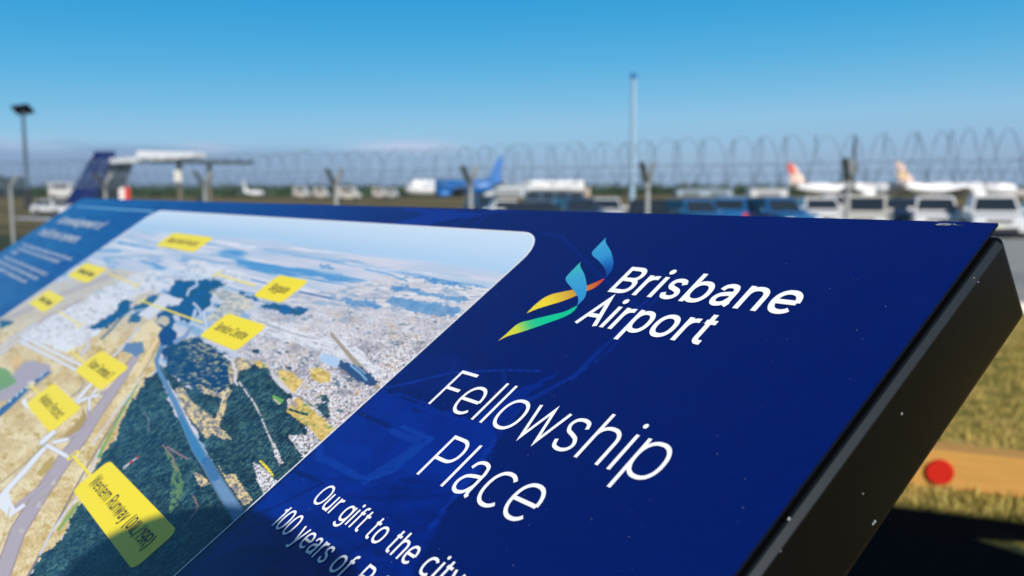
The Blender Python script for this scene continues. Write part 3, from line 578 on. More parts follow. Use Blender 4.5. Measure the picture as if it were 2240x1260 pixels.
# ------------------------------------------------------------------ blue face with faint duotone airfield
def paint_blue():
    us = geo_steps(-PW, 0, 620, 4.0); vs_ = np.linspace(0, -PH, 380)
    U, V = np.meshgrid(us, vs_); k = Canvas(U, V); X, Y = k.X, k.Y
    deep, mid, lite = (0, 26, 104), (0, 38, 140), (8, 52, 160)
    k.C[:] = deep
    un, vn = U / S, V / S
    k.C = mix(k.C, (0, 40, 142), np.clip((-un - 1.6) / 1.6, 0, 1) * 0.75)
    band = k.mask([(870, 455), (1000, 462), (1060, 470), (980, 480), (930, 495), (880, 500), (860, 490), (930, 470)], 5)
    k.put(band, (6, 48, 156), 0.8)
    for P, w in (([(1120, 450), (1040, 470), (985, 498)], 3), ([(1180, 452), (1070, 466), (1030, 500)], 3), ([(1185, 510), (1230, 518), (1340, 630), (1420, 690)], 3)):
        k.line(P, w, (8, 46, 150), 0.7)
    a = [(836, 850), (900, 868), (945, 885), (1010, 912), (1085, 918), (1092, 955), (1075, 1000), (1020, 1070), (950, 1150), (900, 1262), (380, 1400), (300, 1400), (430, 1240), (620, 1050)]
    k.put(k.mask(a, 4, 12), mix((0, 36, 136), (0, 44, 152), fbm(X / 60, Y / 40, 4) * 2 - 0.5))
    k.put(k.mask([(610, 1160), (760, 1080), (900, 1040), (960, 1040), (1000, 1080), (900, 1262), (380, 1400), (300, 1400), (450, 1230)], 5, 12), mix((0, 27, 112), (0, 38, 140), fbm((X + Y) / 50, (Y - X * 0.1) / 9, 14) * 2.4 - 0.7), 0.85)
    k.put(k.mask([(1092, 875), (1150, 845), (1230, 812), (1160, 860), (1110, 920), (1070, 945), (1040, 910)], 5, 8), (0, 40, 144), 0.8)
    k.put(k.mask([(842, 800), (880, 770), (1000, 780), (1060, 830), (960, 860), (880, 850)], 8), (2, 32, 122), 0.5)
    k.line([(830, 850), (880, 842), (990, 815), (1100, 810), (1180, 812)], 3, (12, 56, 168), 0.8)
    k.line([(1100, 812), (1108, 850), (1124, 866), (1120, 900)], 3, (10, 52, 160), 0.7)
    k.line([(1000, 780), (985, 820), (975, 850)], 3, (8, 46, 150), 0.7)
    k.line([(1430, 640), (1380, 700), (1260, 820), (1150, 880), (1100, 940), (1000, 1080), (940, 1160)], [3, 5, 7, 9, 9, 8, 8], (10, 54, 166), 0.55)
    k.line([(1440, 650), (1330, 770), (1240, 840)], 2, (10, 54, 166), 0.5)
    dash = cell((X + Y * 0.4) / 9, 0 * Y, 5) > 0.25
    k.put(k.linedist([(832, 852), (890, 872), (950, 892), (1015, 914), (1070, 918)], 4) * dash, (0, 22, 92))
    k.put(k.linedist([(1086, 940), (1092, 965), (1070, 1000), (1050, 1040), (960, 1130)], 4) * dash, (0, 22, 92))
    k.line([(776, 900), (830, 922), (864, 938)], [4, 10, 3], (0, 26, 108)); k.line([(905, 895), (926, 902)], 8, (0, 28, 112), 0.8)
    k.line([(760, 900), (700, 960), (698, 1000), (780, 1040), (800, 1052), (850, 1020), (905, 985), (915, 965), (860, 945)], 16, (10, 62, 166), 0.75)
    k.line([(800, 1052), (860, 1030), (925, 975), (945, 960), (880, 935)], 9, (10, 62, 166), 0.8)
    k.line([(640, 1035), (700, 1045), (840, 1056)], 3, (0, 26, 108), 0.6)
    k.line([(500, 1150), (600, 1110), (700, 1060)], 4, (0, 24, 100), 0.8); k.line([(640, 1030), (680, 1044), (704, 1056)], 9, (0, 24, 100), 0.8)
    k.line([(420, 1240), (560, 1150), (690, 1120)], 6, (0, 26, 110), 0.6); k.line([(700, 1250), (800, 1190), (840, 1180)], 6, (0, 24, 100), 0.6)
    k.line([(820, 1190), (826, 1216), (860, 1200), (940, 1140)], 5, (0, 24, 98), 0.7)
    k.C *= (0.95 + 0.1 * fbm(X / 14, Y / 14, 40))[..., None]
    return us, vs_, k.C
blue_mat = mat_attr('blue_print', rough=0.2, spec=0.42, coat=0.0, vary=0.03, scale=120)
def smear(m, lo, hi):
    n, l = m.node_tree.nodes, m.node_tree.links; p = n['Principled BSDF']; tc = [q for q in n if q.type == 'TEX_COORD'][0]
    mp = n.new('ShaderNodeMapping'); mp.inputs['Rotation'].default_value = (0, 0, R(35)); mp.inputs['Scale'].default_value = (5, 26, 1); l.new(tc.outputs['Object'], mp.inputs[0])
    nz = n.new('ShaderNodeTexNoise'); nz.inputs['Scale'].default_value = 1.3; nz.inputs['Detail'].default_value = 7; nz.inputs['Distortion'].default_value = 1.5; l.new(mp.outputs[0], nz.inputs['Vector'])
    mr = n.new('ShaderNodeMapRange'); mr.inputs[1].default_value = 0.35; mr.inputs[2].default_value = 0.7; mr.inputs[3].default_value = lo; mr.inputs[4].default_value = hi; l.new(nz.outputs[0], mr.inputs[0]); l.new(mr.outputs[0], p.inputs['Roughness'])
smear(blue_mat, 0.15, 0.28)
us, vs_, rgb = paint_blue()
face = grid_mesh('face_print', us, vs_, rgb, blue_mat, sign, 0.0002, albedo=0.8)

# aluminium sheet under the print, black frame behind it
navy = mat('navy_sheet_edge', (0.001, 0.003, 0.012), 0.6, vary=0.05, spec=0.1)
black = mat('black_powder_coat', (0.0020, 0.0021, 0.0024), 0.28, vary=0.4, scale=14, spec=0.09, bump=0.05, bscale=900)
shadow_gap = mat('gap_shade', (0.0006, 0.0006, 0.0006), 0.9, vary=0.1, spec=0.02)  # near-black filler: the shade of the gap put into its colour
bm = bmesh.new(); add_box(bm, (-PW / 2, -PH / 2, -0.0011), (PW, PH, 0.0020)); bm_obj('face_sheet', bm, navy, sign)
bm = bmesh.new(); add_box(bm, (-PW / 2, -PH / 2 - 0.003, -0.0047), (PW - 0.006, PH - 0.008, 0.0050)); bm_obj('gap_shade_filler', bm, shadow_gap, sign)
bm = bmesh.new(); add_box(bm, (-PW / 2, -PH / 2 - 0.0015, -0.0075 - PD / 2), (PW + 0.006, PH, PD))
frame = bm_obj('frame', bm, black, sign, smooth=True, bevel=0.0065, seg=4)
sheen_strip = mat('edge_sky_sheen', (0.005, 0.009, 0.014), 0.5, vary=0.12, scale=10, spec=0.18)  # grey-blue strip: the bevel's sky reflection put into its colour
bm = bmesh.new()
add_prism(bm, [(-0.0010, -0.0078), (0.0012, -0.0080), (0.0040, -0.0120), (0.0039, -0.0130), (-0.0010, -0.0130)], -PH + 0.012, -0.0085)
bmesh.ops.transform(bm, matrix=Matrix(((0, 1, 0, 0), (1, 0, 0, 0), (0, 0, 1, 0), (0, 0, 0, 1))), verts=bm.verts)
bm_obj('edge_sheen', bm, sheen_strip, sign)
for s_ in (0.12, 0.5, 0.88):                          # posts under the board
    bm = bmesh.new()
    P = PM @ Vector((-PW * s_, -PH * 0.45, -0.008 - PD))
    Pi = PM.inverted()
    base = Pi @ Vector((P.x, P.y, 0.0)); top = Pi @ P
    add_tube(bm, base, top + Vector((0, 0, 0.02)), 0.045, seg=16)
    add_tube(bm, base, Pi @ Vector((P.x, P.y, 0.012)), 0.12, seg=20)
    bm_obj('leg', bm, black, sign, smooth=False)

# ------------------------------------------------------------------ flat vector artwork on the board
white_ink = mat('white_ink', (0.93, 0.93, 0.93), 0.35, vary=0.02, scale=80)
dark_ink = mat('dark_ink', (0.012, 0.018, 0.035), 0.4, vary=0.1, scale=80)
yellow_ink = mat('yellow_ink', (0.94, 0.75, 0.008), 0.35, vary=0.025, scale=60)
pale_ink = mat('pale_ink', (0.66, 0.72, 0.78), 0.4, vary=0.03, scale=60)

def ribbon(V, Fc, pts, w, z, closed=False):
    """stroke of constant width along a polyline with mitred joints"""
    P = np.array(pts, float); n = len(P)
    if closed: prv, nxt = np.roll(P, 1, 0), np.roll(P, -1, 0)
    else: prv, nxt = np.vstack([P[0] * 2 - P[1], P[:-1]]), np.vstack([P[1:], P[-1] * 2 - P[-2]])
    d1 = P - prv; d2 = nxt - P
    d1 /= np.maximum(1e-9, np.hypot(*d1.T))[:, None]; d2 /= np.maximum(1e-9, np.hypot(*d2.T))[:, None]
    n1 = np.stack([-d1[:, 1], d1[:, 0]], 1); n2 = np.stack([-d2[:, 1], d2[:, 0]], 1)
    m = n1 + n2; ml = np.maximum(1e-6, np.hypot(*m.T)); m /= ml[:, None]
    k = 1 / np.maximum(0.3, (m * n1).sum(1))
    a = P + m * (w / 2 * k)[:, None]; b = P - m * (w / 2 * k)[:, None]
    s0 = len(V)
    for i in range(n): V += [(a[i][0], a[i][1], z), (b[i][0], b[i][1], z)]
    for i in range(n if closed else n - 1):
        j = (i + 1) % n
        Fc.append((s0 + 2 * i, s0 + 2 * i + 1, s0 + 2 * j + 1, s0 + 2 * j))

def arc(cx, cy, rx, ry, a0, a1, n=22, p=2.25):
    r = []
    for i in range(n + 1):
        t = math.radians(a0 + (a1 - a0) * i / n); c, s = math.cos(t), math.sin(t)
        r.append((cx + rx * math.copysign(abs(c) ** (2 / p), c), cy + ry * math.copysign(abs(s) ** (2 / p), s)))
    return r
def spline(P, n=6):
    P = [P[0]] + list(P) + [P[-1]]; r = []
    for i in range(1, len(P) - 2):
        p0, p1, p2, p3 = map(np.array, P[i - 1:i + 3])
        for j in range(n):
            t = j / n; r.append(tuple(0.5 * ((2 * p1) + (-p0 + p2) * t + (2 * p0 - 5 * p1 + 4 * p2 - p3) * t * t + (-p0 + 3 * p1 - 3 * p2 + p3) * t ** 3)))
    r.append(tuple(P[-1])); return r

def glyph(ch, w, X=0.755):
    """centre lines of a grotesque letter, cap height 1; returns strokes, dots, width, side gaps"""
    B, T, M, D, h = w / 2, 1 - w / 2, X - w / 2, -0.27 + w / 2, w / 2
    ry = (M - B) / 2; my = X / 2
    st, dots = [], []; W = 0; lg = rg = 1.0
    def ys(y): return B + y * (M - B)
    if ch == ' ': return [], [], 0.10, 0.5, 0.5
    if ch in 'li':
        st = [[(0, 0), (0, 1 if ch == 'l' else X)]]
        if ch == 'i': dots = [(0, 0.95)]
    elif ch == 'I': st = [[(0, 0), (0, 1)]]
    elif ch == 'o': W = 0.55; st = [arc(W / 2, my, W / 2, ry, 0, 360, 44)]; lg = rg = 0.62
    elif ch in 'bdpqg':
        W = 0.52; lg, rg = (1, 0.62) if ch in 'bp' else (0.62, 1)
        x = 0 if ch in 'bp' else W
        if ch in 'bp': bowl = arc(W / 2, my, W / 2, ry, 180 - 4, -180 + 4, 44)
        else: bowl = arc(W / 2, my, W / 2, ry, -4, 360 - 356 + 0.01 - 360 * 0 + 352, 44)
        st = [arc(W / 2, my, W / 2, ry, 0, 360, 44)]
        if ch == 'b': st += [[(0, 0), (0, 1)]]
        if ch == 'd': st += [[(W, 0), (W, 1)]]
        if ch == 'p': st += [[(0, -0.28), (0, X)]]
        if ch == 'g': st += [[(W, X)] + [(W, 0.05)] + arc(W / 2, 0.02, W / 2, -D - 0.0 + 0.02, 0, -150, 18)]
    elif ch in 'nhmru':
        if ch == 'n' or ch == 'h': W = 0.45; st = [[(0, 0), (0, X if ch == 'n' else 1)], arc(W / 2, M - 0.24, W / 2, 0.24, 180, 0, 18) + [(W, 0)]]
        if ch == 'm': W = 0.74; st = [[(0, 0), (0, X)], arc(W / 4, M - 0.2, W / 4, 0.2, 180, 0, 16) + [(W / 2, 0)], arc(W * .75, M - 0.2, W / 4, 0.2, 180, 0, 16) + [(W, 0)]]
        if ch == 'u': W = 0.45; st = [[(W, X), (W, 0)], arc(W / 2, B + 0.24, W / 2, 0.24, 0, -180, 18) + [(0, X)]]
        if ch == 'r': W = 0.24; st = [[(0, 0), (0, X)], arc(0.25, M - 0.26, 0.25, 0.26, 180, 92, 12) + [(0.29, M)]]; rg = 0.3
    elif ch == 'e': W = 0.53; st = [arc(W / 2, my, W / 2, ry, 0, 318, 36), [(W, my), (0, my)]]; lg = rg = 0.62
    elif ch == 'c': W = 0.49; st = [arc(W / 2 + 0.02, my, W / 2 + 0.02, ry, 44, 316, 32)]; lg, rg = 0.62, 0.5
    elif ch == 's':
        W = 0.40; q = [(.95, .77), (.83, .94), (.5, 1.0), (.17, .94), (.05, .76), (.2, .59), (.5, .51), (.82, .41), (.97, .23), (.83, .06), (.5, 0), (.15, .06), (0.01, .25)]
        st = [spline([(x * W, ys(y)) for x, y in q])]; lg = rg = 0.62
    elif ch == 'a':
        W = 0.44; q = [(.05, .75), (.17, .93), (.47, 1.0), (.78, .93), (.9, .72)]
        st = [spline([(x * W, ys(y)) for x, y in q]) + [(.9 * W, ys(.16)), (.93 * W, ys(.03)), (1.05 * W, ys(-.01))],
              spline([(x * W, ys(y)) for x, y in [(.9, .6), (.5, .56), (.15, .47), (0, .27), (.1, .07), (.38, 0), (.7, .09), (.9, .33)]])]
        lg, rg = 0.7, 0.6
    elif ch == 't': W = 0.32; st = [[(0.12, 0.93), (0.12, 0.16 + B)] + arc(0.25, 0.13 + B, 0.13, 0.13, 180, 268, 10) + [(0.33, B)], [(0, M), (0.32, M)]]; lg = rg = 0.35
    elif ch == 'f': W = 0.30; st = [[(0.12, 0)] + arc(0.26, T - 0.15, 0.14, 0.15, 180, 92, 10) + [(0.32, T)], [(0, M), (0.30, M)]]; lg = rg = 0.35
    elif ch == 'w': W = 0.74; e = w * 0.35; st = [[(0, X), (W * .25, e), (W * .5, X - e), (W * .75, e), (W, X)]]; lg = rg = 0.3
    elif ch == 'W': W = 0.98; e = w * 0.35; st = [[(0, 1), (W * .25, e), (W * .5, 1 - e), (W * .75, e), (W, 1)]]; lg = rg = 0.3
    elif ch == 'v': W = 0.48; st = [[(0, X), (W / 2, w * .3), (W, X)]]; lg = rg = 0.3
    elif ch == 'y': W = 0.49; st = [[(0, X), (W / 2 + 0.0, 0.0)], [(W, X), (W * 0.47, -0.06), (W * 0.36, -0.2), (W * 0.22, D), (0.0, D)]]; lg = rg = 0.3
    elif ch == 'k': W = 0.42; st = [[(0, 0), (0, 1)], [(0.0, 0.24), (W, X)], [(0.15, 0.38), (W, 0)]]; rg = 0.3
    elif ch == 'A': W = 0.70; st = [[(0, 0), (W / 2, 1 - w * .3), (W, 0)], [(0.14, 0.34), (W - 0.14, 0.34)]]; lg = rg = 0.2
    elif ch in 'BPRD':
        st = [[(0, 0), (0, 1)]]
        if ch == 'D': W = 0.62; st += [[(0, T)] + arc(0.26, 0.5, 0.36, T - 0.5, 90, -90, 24) + [(0, B)]]
        else:
            m = 0.52 if ch == 'B' else 0.45; W = 0.52
            st += [[(0, T)] + arc(0.28, (T + m) / 2, 0.23, (T - m) / 2, 90, -90, 18) + [(0, m)]]
            if ch == 'B': W = 0.54; st += [[(0.0, m)] + arc(0.29, (B + m) / 2, 0.25, (m - B) / 2, 90, -90, 18) + [(0, B)]]
            if ch == 'R': st += [[(0.27, m), (0.54, 0)]]; W = 0.54
        rg = 0.6
    elif ch == 'F': W = 0.50; st = [[(0, 0), (0, 1)], [(0, T), (W, T)], [(0, 0.5), (W * .86, 0.5)]]; rg = 0.2
    elif ch == 'L': W = 0.44; st = [[(0, 0), (0, 1)], [(0, B), (W, B)]]; rg = 0.3
    elif ch == 'T': W = 0.60; st = [[(W / 2, 0), (W / 2, 1)], [(0, T), (W, T)]]; lg = rg = 0.2
    elif ch == 'N': W = 0.6; st = [[(0, 0), (0, 1)], [(W, 0), (W, 1)], [(0, T), (W, B)]]
    elif ch in 'OC':
        W = 0.76; st = [arc(W / 2, 0.5, W / 2, T - 0.5, 0, 360, 48) if ch == 'O' else arc(W / 2, 0.5, W / 2, T - 0.5, 42, 318, 40)]; lg = rg = 0.62
    elif ch == '0': W = 0.52; st = [arc(W / 2, 0.5, W / 2, T - 0.5, 0, 360, 44)]; lg = rg = 0.62
    elif ch == 'S':
        W = 0.52; q = [(.97, .76), (.83, .94), (.5, 1.0), (.17, .94), (.03, .76), (.2, .59), (.5, .51), (.82, .41), (.98, .23), (.83, .06), (.5, 0), (.15, .06), (0.0, .25)]
        st = [spline([(x * W, B + y * (T - B)) for x, y in q])]; lg = rg = 0.62
    elif ch == '1': W = 0.20; st = [[(0.20, 0), (0.20, 1)], [(0.20, 0.88), (0.16, 0.82), (0.0, 0.78)]]; lg = 0.5
    elif ch == '9': W = 0.5; st = [arc(W / 2, 0.68, W / 2, T - 0.68, 0, 360, 36), [(W, 0.66)] + arc(0.14, 0.46, W - 0.14, 0.46 - B, 0, -86, 14)]; lg = rg = 0.62
    elif ch == '3': W = 0.46; st = [arc(W / 2, 0.75, W / 2 - .02, T - 0.75, 160, -88, 20), arc(W / 2, 0.27, W / 2, 0.27 - B, 88, -160, 22)]; lg = rg = 0.62
    elif ch == '/': W = 0.34; st = [[(0, -0.08), (W, 1.05)]]; lg = rg = 0.2
    elif ch == '(': W = 0.16; st = [arc(0.32, 0.42, 0.32, 0.66, 115, 245, 18)]; lg, rg = 0.7, 0.3
    elif ch == ')': W = 0.16; st = [arc(-0.16, 0.42, 0.32, 0.66, 65, -65, 18)]; lg, rg = 0.3, 0.7
    return st, dots, W, lg, rg

def lettering(text, u0, v0, cap, width, weight, m, parent, z=0.0009, name='lettering', label=None, track=0.0):
    """one line of print: u0, v0 = left end of the baseline, width = whole line (None: natural)"""
    gap = 0.085 + track; pen = 0; lay = []
    for i, ch in enumerate(text):
        st, dots, W, lg, rg = glyph(ch, weight)
        pen += gap * lg + (weight / 2 if ch != ' ' else 0.12)
        lay.append((pen, st, dots)); pen += W + (weight / 2 if ch != ' ' else 0.12) + gap * rg
    x0 = lay[0][0] - weight / 2; x1 = pen - gap * rg
    kx = (width / cap) / (x1 - x0) if width else 1.0
    V, Fc = [], []; zi = 0
    for px_, st, dots in lay:
        for s_ in st:
            ribbon(V, Fc, [(u0 + ((px_ + x) - x0 - weight / 2) * kx * cap + weight / 2 * cap, v0 + y * cap) for x, y in s_], weight * cap, z + (zi % 3) * 2.5e-5); zi += 1
        for dx, dy in dots:
            k0 = len(V); r = weight * 0.66 * cap; c = (u0 + (px_ + dx - x0 - weight / 2) * kx * cap + weight / 2 * cap, v0 + dy * cap)
            V += [(c[0] + r * math.cos(t * math.pi / 9), c[1] + r * math.sin(t * math.pi / 9), z) for t in range(18)]; Fc.append(tuple(range(k0, k0 + 18)))
    me = bpy.data.meshes.new(name); me.from_pydata(V, [], Fc); me.update()
    o = link_mesh(name, me, m, parent)
    if label: o['label'] = label
    return o

b = lambda a: a * S
lettering('Brisbane', b(-0.7620), b(-0.3153), b(0.0965), b(0.512), 0.142, white_ink, sign, label='white word Brisbane beside the ribbon logo')
lettering('Airport', b(-0.7690), b(-0.4312), b(0.0965), b(0.383), 0.135, white_ink, sign, label='white word Airport below the word Brisbane')
lettering('Fellowship', b(-0.9640), b(-0.7650), b(0.1175), b(0.7215), 0.076, white_ink, sign, label='large thin white word Fellowship')
lettering('Place', b(-0.7820), b(-0.9325), b(0.1175), b(0.3650), 0.076, white_ink, sign, label='large thin white word Place')
lettering('Our gift to the', b(-1.0073), b(-1.0995), b(0.0560), b(0.4275), 0.110, white_ink, sign, label='small white words Our gift to the')
lettering('city', b(-0.5480), b(-1.0995), b(0.0560), b(0.112), 0.110, white_ink, sign, label='small white word city')
lettering('100 years of', b(-1.0600), b(-1.1895), b(0.0560), b(0.353), 0.110, white_ink, sign, label='small white words 100 years of')
lettering('Brisbane', b(-0.6700), b(-1.1895), b(0.0560), b(0.265), 0.110, white_ink, sign, label='small white word at the end of the lowest line')

# white keyline round the aerial photograph
bd = [(M0, MB)] + [(M0 + MR - MR * math.cos(t), MT - MR + MR * math.sin(t)) for t in np.linspace(0, math.pi / 2, 14)] + [(M1 - MR + MR * math.sin(t), MT - MR + MR * math.cos(t)) for t in np.linspace(0, math.pi / 2, 14)] + [(M1, MB)]
V, Fc = [], []; ribbon(V, Fc, bd + [], 0.0016, 0.0006)
me = bpy.data.meshes.new('keyline'); me.from_pydata(V, [], Fc); link_mesh('keyline', me, white_ink, sign)

# yellow name tags with dark lettering (sub-parts of the aerial photograph)
def tag_plate(u0, u1, v0, v1, leader=None, text=None, tw=None, cap=0.040, weight=0.12):
    r = b(0.026); P = []
    for cu, cv, a in ((u1 - r, v0 - r, 0), (u0 + r, v0 - r, 90), (u0 + r, v1 + r, 180), (u1 - r, v1 + r, 270)):
        P += [(cu + r * math.cos(R(a + t)), cv + r * math.sin(R(a + t)), 0.0006) for t in range(0, 91, 15)]
    V = list(P); Fc = [tuple(range(len(P)))]
    if leader:
        (ax, ay), (bx, by) = UV(*leader[0]), UV(*leader[1]); L = math.hypot(bx - ax, by - ay)
        ribbon(V, Fc, [(ax, ay), (bx, by)], b(0.0075), 0.00055)
        ribbon(V, Fc, [(bx + b(0.018) * math.cos(t), by + b(0.018) * math.sin(t)) for t in np.linspace(0, 2 * math.pi, 16)[:-1]], b(0.009), 0.00058, closed=True)
    me = bpy.data.meshes.new('name_tag'); me.from_pydata(V, [], Fc)
    o = link_mesh('name_tag', me, yellow_ink, aerial)
    if text:
        uc = (u0 + u1) / 2; vc = (v0 + v1) / 2
        lettering(text, uc - tw / 2, vc - b(cap) / 2, b(cap), tw, weight, dark_ink, aerial, name='tag_lettering')
    return o
tag_plate(b(-2.066), b(-1.356), b(-1.331), b(-1.459), ((200, 1042), (160, 997)), 'Western Runway (01L/19R)', b(0.610), weight=0.135)
tag_plate(b(-2.488), b(-2.205), b(-0.459), b(-0.588), ((560, 626), (474, 600)), 'Skygate', b(0.165))
tag_plate(b(-2.508), b(-2.110), b(-0.695), b(-0.828), ((445, 707), (311, 659)), 'Service Centre', b(0.300))
tag_plate(b(-3.203), b(-2.735), b(-1.061), b(-1.190), ((184, 794), (156, 767)), 'Future Terminal 3', b(0.350))
tag_plate(b(-3.245), b(-2.695), b(-1.278), b(-1.407), ((86, 862), (68, 844)), 'Aviation Precinct', b(0.400))
tag_plate(b(-4.345), b(-3.650), b(-0.297), b(-0.420), None, 'Airport North Precinct', b(0.52))
tag_plate(b(-5.165), b(-4.590), b(-0.658), b(-0.791), ((236, 598), (300, 625)), 'International Terminal', b(0.40))
tag_plate(b(-5.135), b(-4.615), b(-0.925), b(-1.055), ((125, 680), (176, 712)), 'Domestic Terminal', b(0.34))

# blurred story column at the far left
V, Fc = [], []; ribbon(V, Fc, [(b(-7.72), b(-0.123)), (b(-5.30), b(-0.123))], b(0.017), 0.0006)
me = bpy.data.meshes.new('rule'); me.from_pydata(V, [], Fc); link_mesh('rule', me, mat('light_blue_ink', (0.16, 0.40, 0.62), 0.4, vary=0.05), sign)
lettering('Acknowledgement of', b(-7.60), b(-0.360), b(0.090), b(1.64), 0.19, pale_ink, sign, label='pale heading at the top of the story column')
lettering('traditional owners', b(-7.66), b(-0.530), b(0.090), b(1.56), 0.19, pale_ink, sign, label='pale second heading line of the story column')
for vv, w_, tx in ((-0.66, 2.02, 'we respect the first people of this land and their long care for the river and the bay as well'), (-0.71, 1.85, 'and we thank all who came here to share in the story of this place and the flights that'), (-0.76, 0.30, 'followed them'), (-0.83, 1.98, 'this place is a gift to the city and it looks out over the new runway where the airport is'), (-0.885, 1.90, 'growing and where visitors can see the aircraft arrive and leave on their way around the'), (-0.94, 1.75, 'world in the spirit of fellowship that first carried people over the ocean to the')):
    lettering(tx, b(-7.60), b(vv - 0.02), b(0.032), b(w_), 0.17, pale_ink, sign)
V = [(b(-7.02) + b(0.16) * math.cos(t), b(-1.10) + b(0.05) * math.sin(t), 0.0006) for t in np.linspace(0, 2 * math.pi, 25)[:-1]]
me = bpy.data.meshes.new('badge'); me.from_pydata(V, [], [tuple(range(24))]); link_mesh('badge', me, mat('cyan_ink', (0.12, 0.50, 0.72), 0.4, vary=0.1), sign)

# ribbon logo: four flat bands with printed colour blends
logo = bpy.data.objects.new('logo', None); COL.objects.link(logo); logo.parent = sign
ink_blend = mat_attr('logo_ink', rough=0.35)
def band(P, stops, axis, z):
    """P in artwork pixels of the logo crop; stops = (position, sRGB) along the axis direction"""
    Q = spline([(1060 + x / 4.666, 500 + y / 4.666) for x, y in P], 4)
    bm = bmesh.new(); vv = [bm.verts.new((*UV(*q), z)) for q in Q[:-1]]
    f = bm.faces.new(vv)
    bmesh.ops.triangulate(bm, faces=[f]); bmesh.ops.subdivide_edges(bm, edges=[e for e in bm.edges if e.calc_length() > 0.006], cuts=2, use_grid_fill=False)
    bmesh.ops.triangulate(bm, faces=bm.faces[:])
    bmesh.ops.recalc_face_normals(bm, faces=bm.faces[:])
    if bm.faces[0].normal.z < 0: bmesh.ops.reverse_faces(bm, faces=bm.faces[:])
    me = bpy.data.meshes.new('ribbon'); bm.to_mesh(me); bm.free()
    ca = me.color_attributes.new('Col', 'FLOAT_COLOR', 'POINT')
    co = np.zeros(len(me.vertices) * 3); me.vertices.foreach_get('co', co); co = co.reshape(-1, 3)
    X, Y = to_photo(co[:, 0], co[:, 1]); X = (X - 1060) * 4.666; Y = (Y - 500) * 4.666
    (ax, ay), (bx, by) = axis; t = ((X - ax) * (bx - ax) + (Y - ay) * (by - ay)) / ((bx - ax) ** 2 + (by - ay) ** 2)
    c = np.ones((len(t), 4)); ps = [s_[0] for s_ in stops]
    for i in range(3): c[:, i] = lin(np.interp(t, ps, [s_[1][i] for s_ in stops])) * 0.85
    ca.data.foreach_set('color', c.astype(np.float32).ravel())
    return link_mesh('ribbon', me, ink_blend, logo)
band([(432, 870), (500, 800), (560, 748), (610, 712), (690, 675), (800, 650), (905, 628), (1045, 588), (1130, 555), (1225, 514), (1190, 560), (1120, 612), (1045, 645), (940, 690), (800, 745), (650, 790), (520, 832), (432, 870)],
     [(0, (252, 236, 40)), (0.30, (250, 222, 44)), (0.62, (214, 160, 48)), (0.8, (220, 120, 40)), (1, (206, 60, 28))], ((432, 870), (1225, 514)), 0.00055)
band([(142, 1150), (230, 1075), (310, 1000), (380, 960), (450, 943), (560, 915), (700, 882), (830, 848), (947, 792), (900, 858), (800, 912), (650, 967), (500, 1020), (380, 1060), (240, 1102), (142, 1150)],
     [(0, (252, 236, 40)), (0.25, (220, 226, 60)), (0.42, (60, 208, 140)), (0.55, (18, 208, 150)), (1, (18, 200, 150))], ((142, 1150), (947, 792)), 0.0005)
band([(1244, 95), (1236, 120), (1246, 160), (1290, 235), (1312, 310), (1319, 365), (1306, 425), (1275, 475), (1228, 517), (1241, 480), (1236, 432), (1212, 388), (1160, 328), (1112, 288), (1099, 262), (1108, 235), (1150, 190), (1244, 95)],
     [(0, (74, 176, 216)), (0.45, (52, 152, 212)), (0.7, (24, 100, 178)), (1, (4, 48, 140))], ((1150, 130), (1280, 500)), 0.0006)
band([(987, 343), (978, 370), (987, 408), (1020, 470), (1040, 545), (1046, 630), (1028, 705), (990, 752), (947, 793), (959, 758), (957, 712), (930, 660), (880, 598), (842, 552), (832, 516), (848, 484), (900, 430), (987, 343)],
     [(0, (66, 196, 186)), (0.35, (62, 168, 214)), (1, (50, 146, 214))], ((900, 380), (1000, 780)), 0.00065)

# dust specks and a scuff on the top edge
dust = mat('pale_dust', (0.30, 0.33, 0.36), 0.9, vary=0.2)
V, Fc = [], []
rs = random.Random(5)
for i in range(150):
    px_, py_ = rs.uniform(520, 2050), rs.uniform(500, 1255)
    uu, vv = UV(px_, py_)
    if uu > -0.004: continue
    r = rs.choice([0.00012, 0.00015, 0.0002, 0.00028]); k0 = len(V)
    V += [(uu + r * rs.uniform(.7, 1.2) * math.cos(a), vv + r * rs.uniform(.7, 1.2) * math.sin(a), 0.0011) for a in np.linspace(0, 6.28, 8)[:-1]]; Fc.append(tuple(range(k0, k0 + 7)))
u0_, v0_ = UV(2066, 489)
for i in range(26):
    t = i / 26; r = rs.uniform(0.0004, 0.0012) * (1.1 - t); k0 = len(V); uu = b(-0.105) + b(0.05) * t + rs.uniform(-.0004, .0004); vv = -0.0028 - rs.uniform(0, 0.0022)
    V += [(uu + r * 1.8 * math.cos(a), vv + r * 0.6 * math.sin(a), 0.0007) for a in np.linspace(0, 6.28, 8)[:-1]]; Fc.append(tuple(range(k0, k0 + 7)))
me = bpy.data.meshes.new('dust'); me.from_pydata(V, [], Fc); o = link_mesh('dust', me, dust, sign); o['kind'] = 'stuff'
bm = bmesh.new()
for px_, py_, r in ((1726, 1135, 0.0009), (1707, 1204, 0.0008), (1973, 905, 0.0007), (1914, 1141, 0.0008), (1910, 1146, 0.0007), (1888, 1080, 0.0004), (2131, 608, 0.0004), (2140, 617, 0.0004)):
    rr = ray(px_, py_); X0 = PM @ Vector((0.0032, 0, 0)); t = (X0 - CAM).dot(u_dir) / rr.dot(u_dir); P = PM.inverted() @ (CAM + rr * t)
    v = bmesh.ops.create_uvsphere(bm, u_segments=8, v_segments=6, radius=r)['verts']; bmesh.ops.transform(bm, matrix=Matrix.Translation(P) @ Matrix.Diagonal((0.4, 1, 1, 1)), verts=v)
o = bm_obj('grit', bm, dust, sign); o['kind'] = 'stuff'

